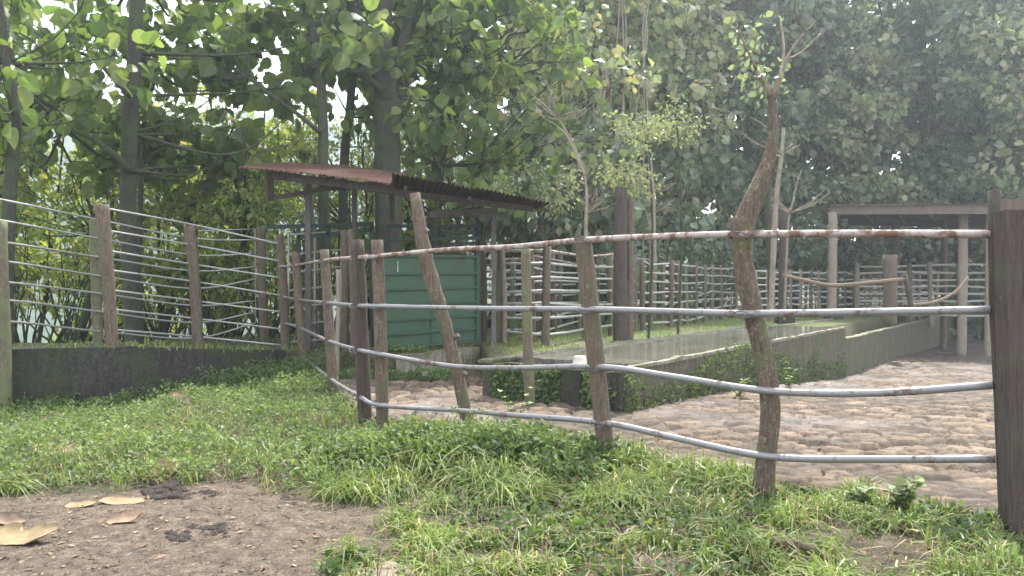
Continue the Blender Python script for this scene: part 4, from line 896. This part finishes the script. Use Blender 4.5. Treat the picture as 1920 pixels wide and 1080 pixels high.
# bright shrubs and young trees in the light behind the left fence
SG = 'sunlit young trees beyond the left fence'
rg = np.random.default_rng(55)
spots = [(-40,17,5.5),(60,19,4.6),(140,16.5,3.2),(200,21,5.5),(300,18,4.2),(345,22,6.5),(400,17.5,3.4),(440,20.5,5.6),(500,17.2,2.6),(545,23,6.5),(620,20,4.2),(690,24,6.0),(770,22,5.0),(850,24,4.5)]
labs = ['at the far left edge of the frame','behind the slim dark left tree','low behind the first two left posts','tall behind the straight dark trunk','right of the straight dark trunk','tallest in the gap between the left trees','low behind the second wall post','left of the rusty roof tip','lowest under the roof tip','behind the hanging roof end','seen through the shed','behind the thick trunk','seen under the middle of the roof','behind the right end of the shed']
for i, ((px_, Y_, h_), lb) in enumerate(zip(spots, labs)):
    x, y = XY(px_, Y_); zg = gz(x, y); top = P(px_, 540, Y_)[2]+h_*.75+1.1
    st = [((x, y, zg-.3), (x+rg.normal()*.3, y, zg+(top-zg)*.5), (x+rg.normal()*.4, y, top)), ((x, y, zg-.3), (x+.5+rg.normal()*.3, y, zg+(top-zg)*.5), (x+.8, y, top-.6))]
    cl = rclumps(100+i, int(26+h_*5), (x, y, (zg+top)/2+.2), (1.5, 1.1, (top-zg)/2), .3, .65)
    crown_tree('young_tree', ('yellow green' if i % 2 else 'light green')+' leafy young tree '+lb, (x, y, zg), [(list(s), [.05, .035, .02]) for s in st], cl, 60 if i % 3 else 42, .15 if i % 3 else .21, 'small' if i % 3 else 'broad', M['bright'], M['bark'], 200+i, SG, droop=.4)

# forest wall at the right
FG = 'dense forest trees behind the stock fences'
def proto(seed, h, rx, n, per, ls, m, kind='broad'):
    cl = rclumps(seed, int(n*.6), (0, 0, h*.56), (rx, rx*.75, h*.46), .5, 1.6)
    return crown_tree('forest_tree', None, (0,0,0), [([(0,0,-1),(.2,0,h*.3),(-.1,.1,h*.6),(.1,0,h*.92)], [.26,.2,.14,.05]), ([(.1,0,h*.25),(1.0,.1,h*.5),(1.6,.1,h*.7)], [.12,.09,.04]), ([(.1,0,h*.3),(-1.1,-.1,h*.5),(-1.7,-.1,h*.75)], [.12,.09,.04])], cl, per, ls, kind, m, M['bark'], seed, FG, sq=.7, shell=.25)
prs = [proto(301, 21, 3.9, 95, 110, .34, M['forest']), proto(302, 17, 3.6, 75, 105, .34, M['forest2']), proto(303, 24, 4.4, 110, 105, .38, M['forest']), proto(304, 7, 2.6, 40, 95, .32, M['forest'])]
used = [False]*4
fl = [(960,27,1,'rising behind the right end of the shed roof'),(1030,33,2,'tall and dark behind the shed end'),(1080,24,3,'low and bushy behind the leaning near post'),(1120,31,1,'pale, behind the pale bare twigs'),(1170,38,2,'far back above the pair of poles'),(1215,31,3,'low behind the pair of poles'),(1265,34,1,'pale, over the receding fence'),(1300,40,2,'tall and far between pole pair and live post'),(1345,36,0,'directly left of the live post top'),(1400,41,2,'behind the live post'),(1440,37,3,'low behind the live post trunk'),(1490,40,0,'just right of the live post top'),(1545,42,2,'above the left corner of the right shelter'),(1585,39,3,'low over the rope'),(1610,39,1,'pale brownish, over the right shelter roof'),(1665,43,2,'tall above the shelter middle'),(1690,40,3,'low behind the shelter posts'),(1735,40,0,'right of the pale brownish one'),(1790,42,1,'pale, behind the right shelter end'),(1800,39,3,'low at the back of the right shelter'),(1850,38,2,'tall near the right gate posts'),(1900,40,0,'at the right edge of the frame'),(1960,36,1,'cut off by the right edge of the frame'),(1960,41,3,'low and cut off by the right edge'),(1450,48,2,'faint, farthest back behind live post'),(1620,49,2,'faint, farthest back over the shelter'),(1830,49,0,'faint, farthest back at right'),(1060,44,0,'faint, far back above the roof end')]
rg = np.random.default_rng(9)
for px_, Y_, k, lb in fl:
    x, y = XY(px_, Y_); e = prs[k]
    if used[k]:
        c = e.copy(); COL.objects.link(c)
        for chd in list(e.children): d_ = chd.copy(); COL.objects.link(d_); d_.parent = c
        c.rotation_euler = (0, 0, rg.random()*6.28); e = c
    s = .9+.25*rg.random(); e.scale = (s, s, s*(.95+.1*rg.random())); e.location = (x, y, gz(x, y)-.3); used[k] = True
    e['label'] = ('low leafy' if k == 3 else 'pale green' if k == 1 else 'dark green')+' forest tree '+lb; e['group'] = FG
# pale bare stems in front of the forest
BG = 'pale bare saplings before the forest'
def bare(name, label, segs, base, m='bark_pale'):
    e = empty(name, base, label, 'tree', BG); mb = MB()
    for poly, w_, Y_ in segs: pts, r = tp(poly, w_, Y_); mb.tube(pts, r, 7, .08, 1, .2)
    mb.build('stem', M[m], e); return e
def br(px, py, n, rg, ln, Y, w0=3, up=-1):
    o = []
    for _ in range(n):
        a = rg.random()*2.6-1.3; l = ln*(.5+.6*rg.random()); x1 = px+math.sin(a)*l; y1 = py+up*math.cos(a)*l
        o.append(([(px, py), ((px+x1)/2+rg.normal()*5, (py+y1)/2+rg.normal()*5), (x1, y1)], [w0, w0*.7, w0*.35], Y+rg.normal()*.1))
        for _ in range(2):
            a2 = a+rg.normal()*.6; xs_, ys_ = (px+x1)/2, (py+y1)/2; o.append(([(xs_, ys_), (xs_+math.sin(a2)*l*.4, ys_+up*math.cos(a2)*l*.4)], [w0*.5, w0*.25], Y+rg.normal()*.1))
    return o
rg = np.random.default_rng(4)
bare('bare_sapling', 'thin grey bare sapling standing directly behind the leaning near post', [([(1098,640),(1098,430),(1100,380),(1096,330),(1075,270),(1040,215),(1000,180)], [8,7,6,4.5,3.5,2.5,1.5], 13.5), ([(1096,330),(1060,250),(1020,222),(1005,200)], [4,3,2,1.5], 13.4)]+br(1045,225,9,rg,70,13.4,2)+br(1100,400,6,rg,60,13.4,2), P(1098,640,13.5))
bare('bare_sapling', 'pale forked trunk with peeling bark left of the tall forest', [([(1110,640),(1112,340),(1118,240),(1130,150),(1150,90)], [10,10,9,8,4], 24), ([(1126,300),(1128,200),(1138,150)], [9,8,6], 24)]+br(1135,150,6,rg,80,24,3), P(1110,640,24))
bare('bare_sapling', 'pale stick-like trunk right beside the live post', [([(1445,600),(1450,480),(1455,380),(1464,300),(1470,240)], [11,11,10,8,6], 15)]+br(1466,290,3,rg,50,15,3), P(1445,600,15))
bare('bare_sapling', 'twin of the stick-like trunk, thicker and shorter behind the live post', [([(1448,600),(1444,480),(1440,380),(1443,320)], [14,13,12,9], 19)], P(1448,600,19), 'bark')
bare('bare_sapling', 'slim straight stem right of the pair of poles with a tangle of twigs', [([(1226,600),(1226,480),(1224,360),(1220,300)], [10,10,7,4], 22)]+br(1224,400,6,rg,60,22,3)+br(1224,360,5,rg,60,22,3), P(1226,600,22))
bare('bare_sapling', 'fan of bare white twigs left of the right shelter roof', [([(1470,600),(1478,420),(1490,370)], [5,4,3], 21)]+br(1482,400,7,rg,90,21,3), P(1470,600,21))
bare('bare_sapling', 'bundle of thin hanging grey stems at the top centre', [([(1150+i*14+rg.normal()*4, 640), (1150+i*14+rg.normal()*6, 250), (1160+i*13+rg.normal()*8, 60), (1165+i*14+rg.normal()*12, -40)], [3,3,3,2], 26) for i in range(6)], P(1180,640,26))
# ferny bright sapling crowns
for i, (px_, py_, Y_, r_, lb) in enumerate(((1215,250,17,.9,'feathery bright sapling crown above the pair of poles'),(1010,350,17,.8,'feathery green bush at the right tip of the rusty roof'),(1270,230,18,.7,'feathery sapling crown left of the live post top'),(1170,330,16.5,.7,'creeper tangle on top of the pair of poles'))):
    c = P(px_, py_, Y_); zg = gz(c[0], c[1])
    crown_tree('feathery_sapling', lb, (c[0], c[1], zg), [([(c[0],c[1],zg-.3),(c[0]+.1,c[1],(zg+c[2])/2),c], [.03,.025,.015])], rclumps(400+i, 9, c, (r_, r_*.6, r_*.6), .2, .4), 70, .1, 'small', M['forest2'], M['bark'], 400+i, 'feathery saplings in front of the forest', limbs=False)
# broad saplings along the fence line, right
for i, (px_, Y_, h_, lb) in enumerate(((1000,24,2.2,'under the roof end'),(1060,25.5,2.5,'behind the grey bare sapling'),(1135,26,2.3,'left of the pair of poles'),(1240,29,2.6,'right of the pair of poles'),(1310,33,3.0,'above the receding fence'),(1365,36,3.2,'left of the live post trunk'))):
    x, y = XY(px_, Y_); zg = gz(x, y)
    crown_tree('leafy_bush', 'dark broad leaved bush '+lb, (x, y, zg), [([(x,y,zg-.2),(x+.1,y,zg+h_*.5),(x,y,zg+h_)], [.04,.03,.015])], rclumps(500+i, 22, (x, y, zg+h_*.6), (1.7, 1, h_*.55), .35, .6), 55, .2, 'broad', M['forest'], M['bark'], 500+i, 'bushes along the back fences')

# ------------------------------------------------------------------ haze
def haze(dens):
    m = bpy.data.materials.new('haze'); m.use_nodes = True; n = m.node_tree; n.nodes.clear(); o = n.nodes.new('ShaderNodeOutputMaterial'); v = n.nodes.new('ShaderNodeVolumePrincipled')
    v.inputs['Color'].default_value = (.82,.91,1,1); v.inputs['Density'].default_value = dens; v.inputs['Anisotropy'].default_value = .6
    n.links.new(v.outputs[0], o.inputs['Volume'])
    mb = MB(); mb.box8([(-265,-61,-20),(210,-61,-20),(210,305,-20),(-265,305,-20),(-265,-61,90),(210,-61,90),(210,305,90),(-265,305,90)])
    tag(mb.build('haze', m, None), kind='stuff', label='thin pale haze added through the trees for the lens flare veil', cat='haze')
haze(.0017)  # volume added partly to imitate lens flare veiling over the forest
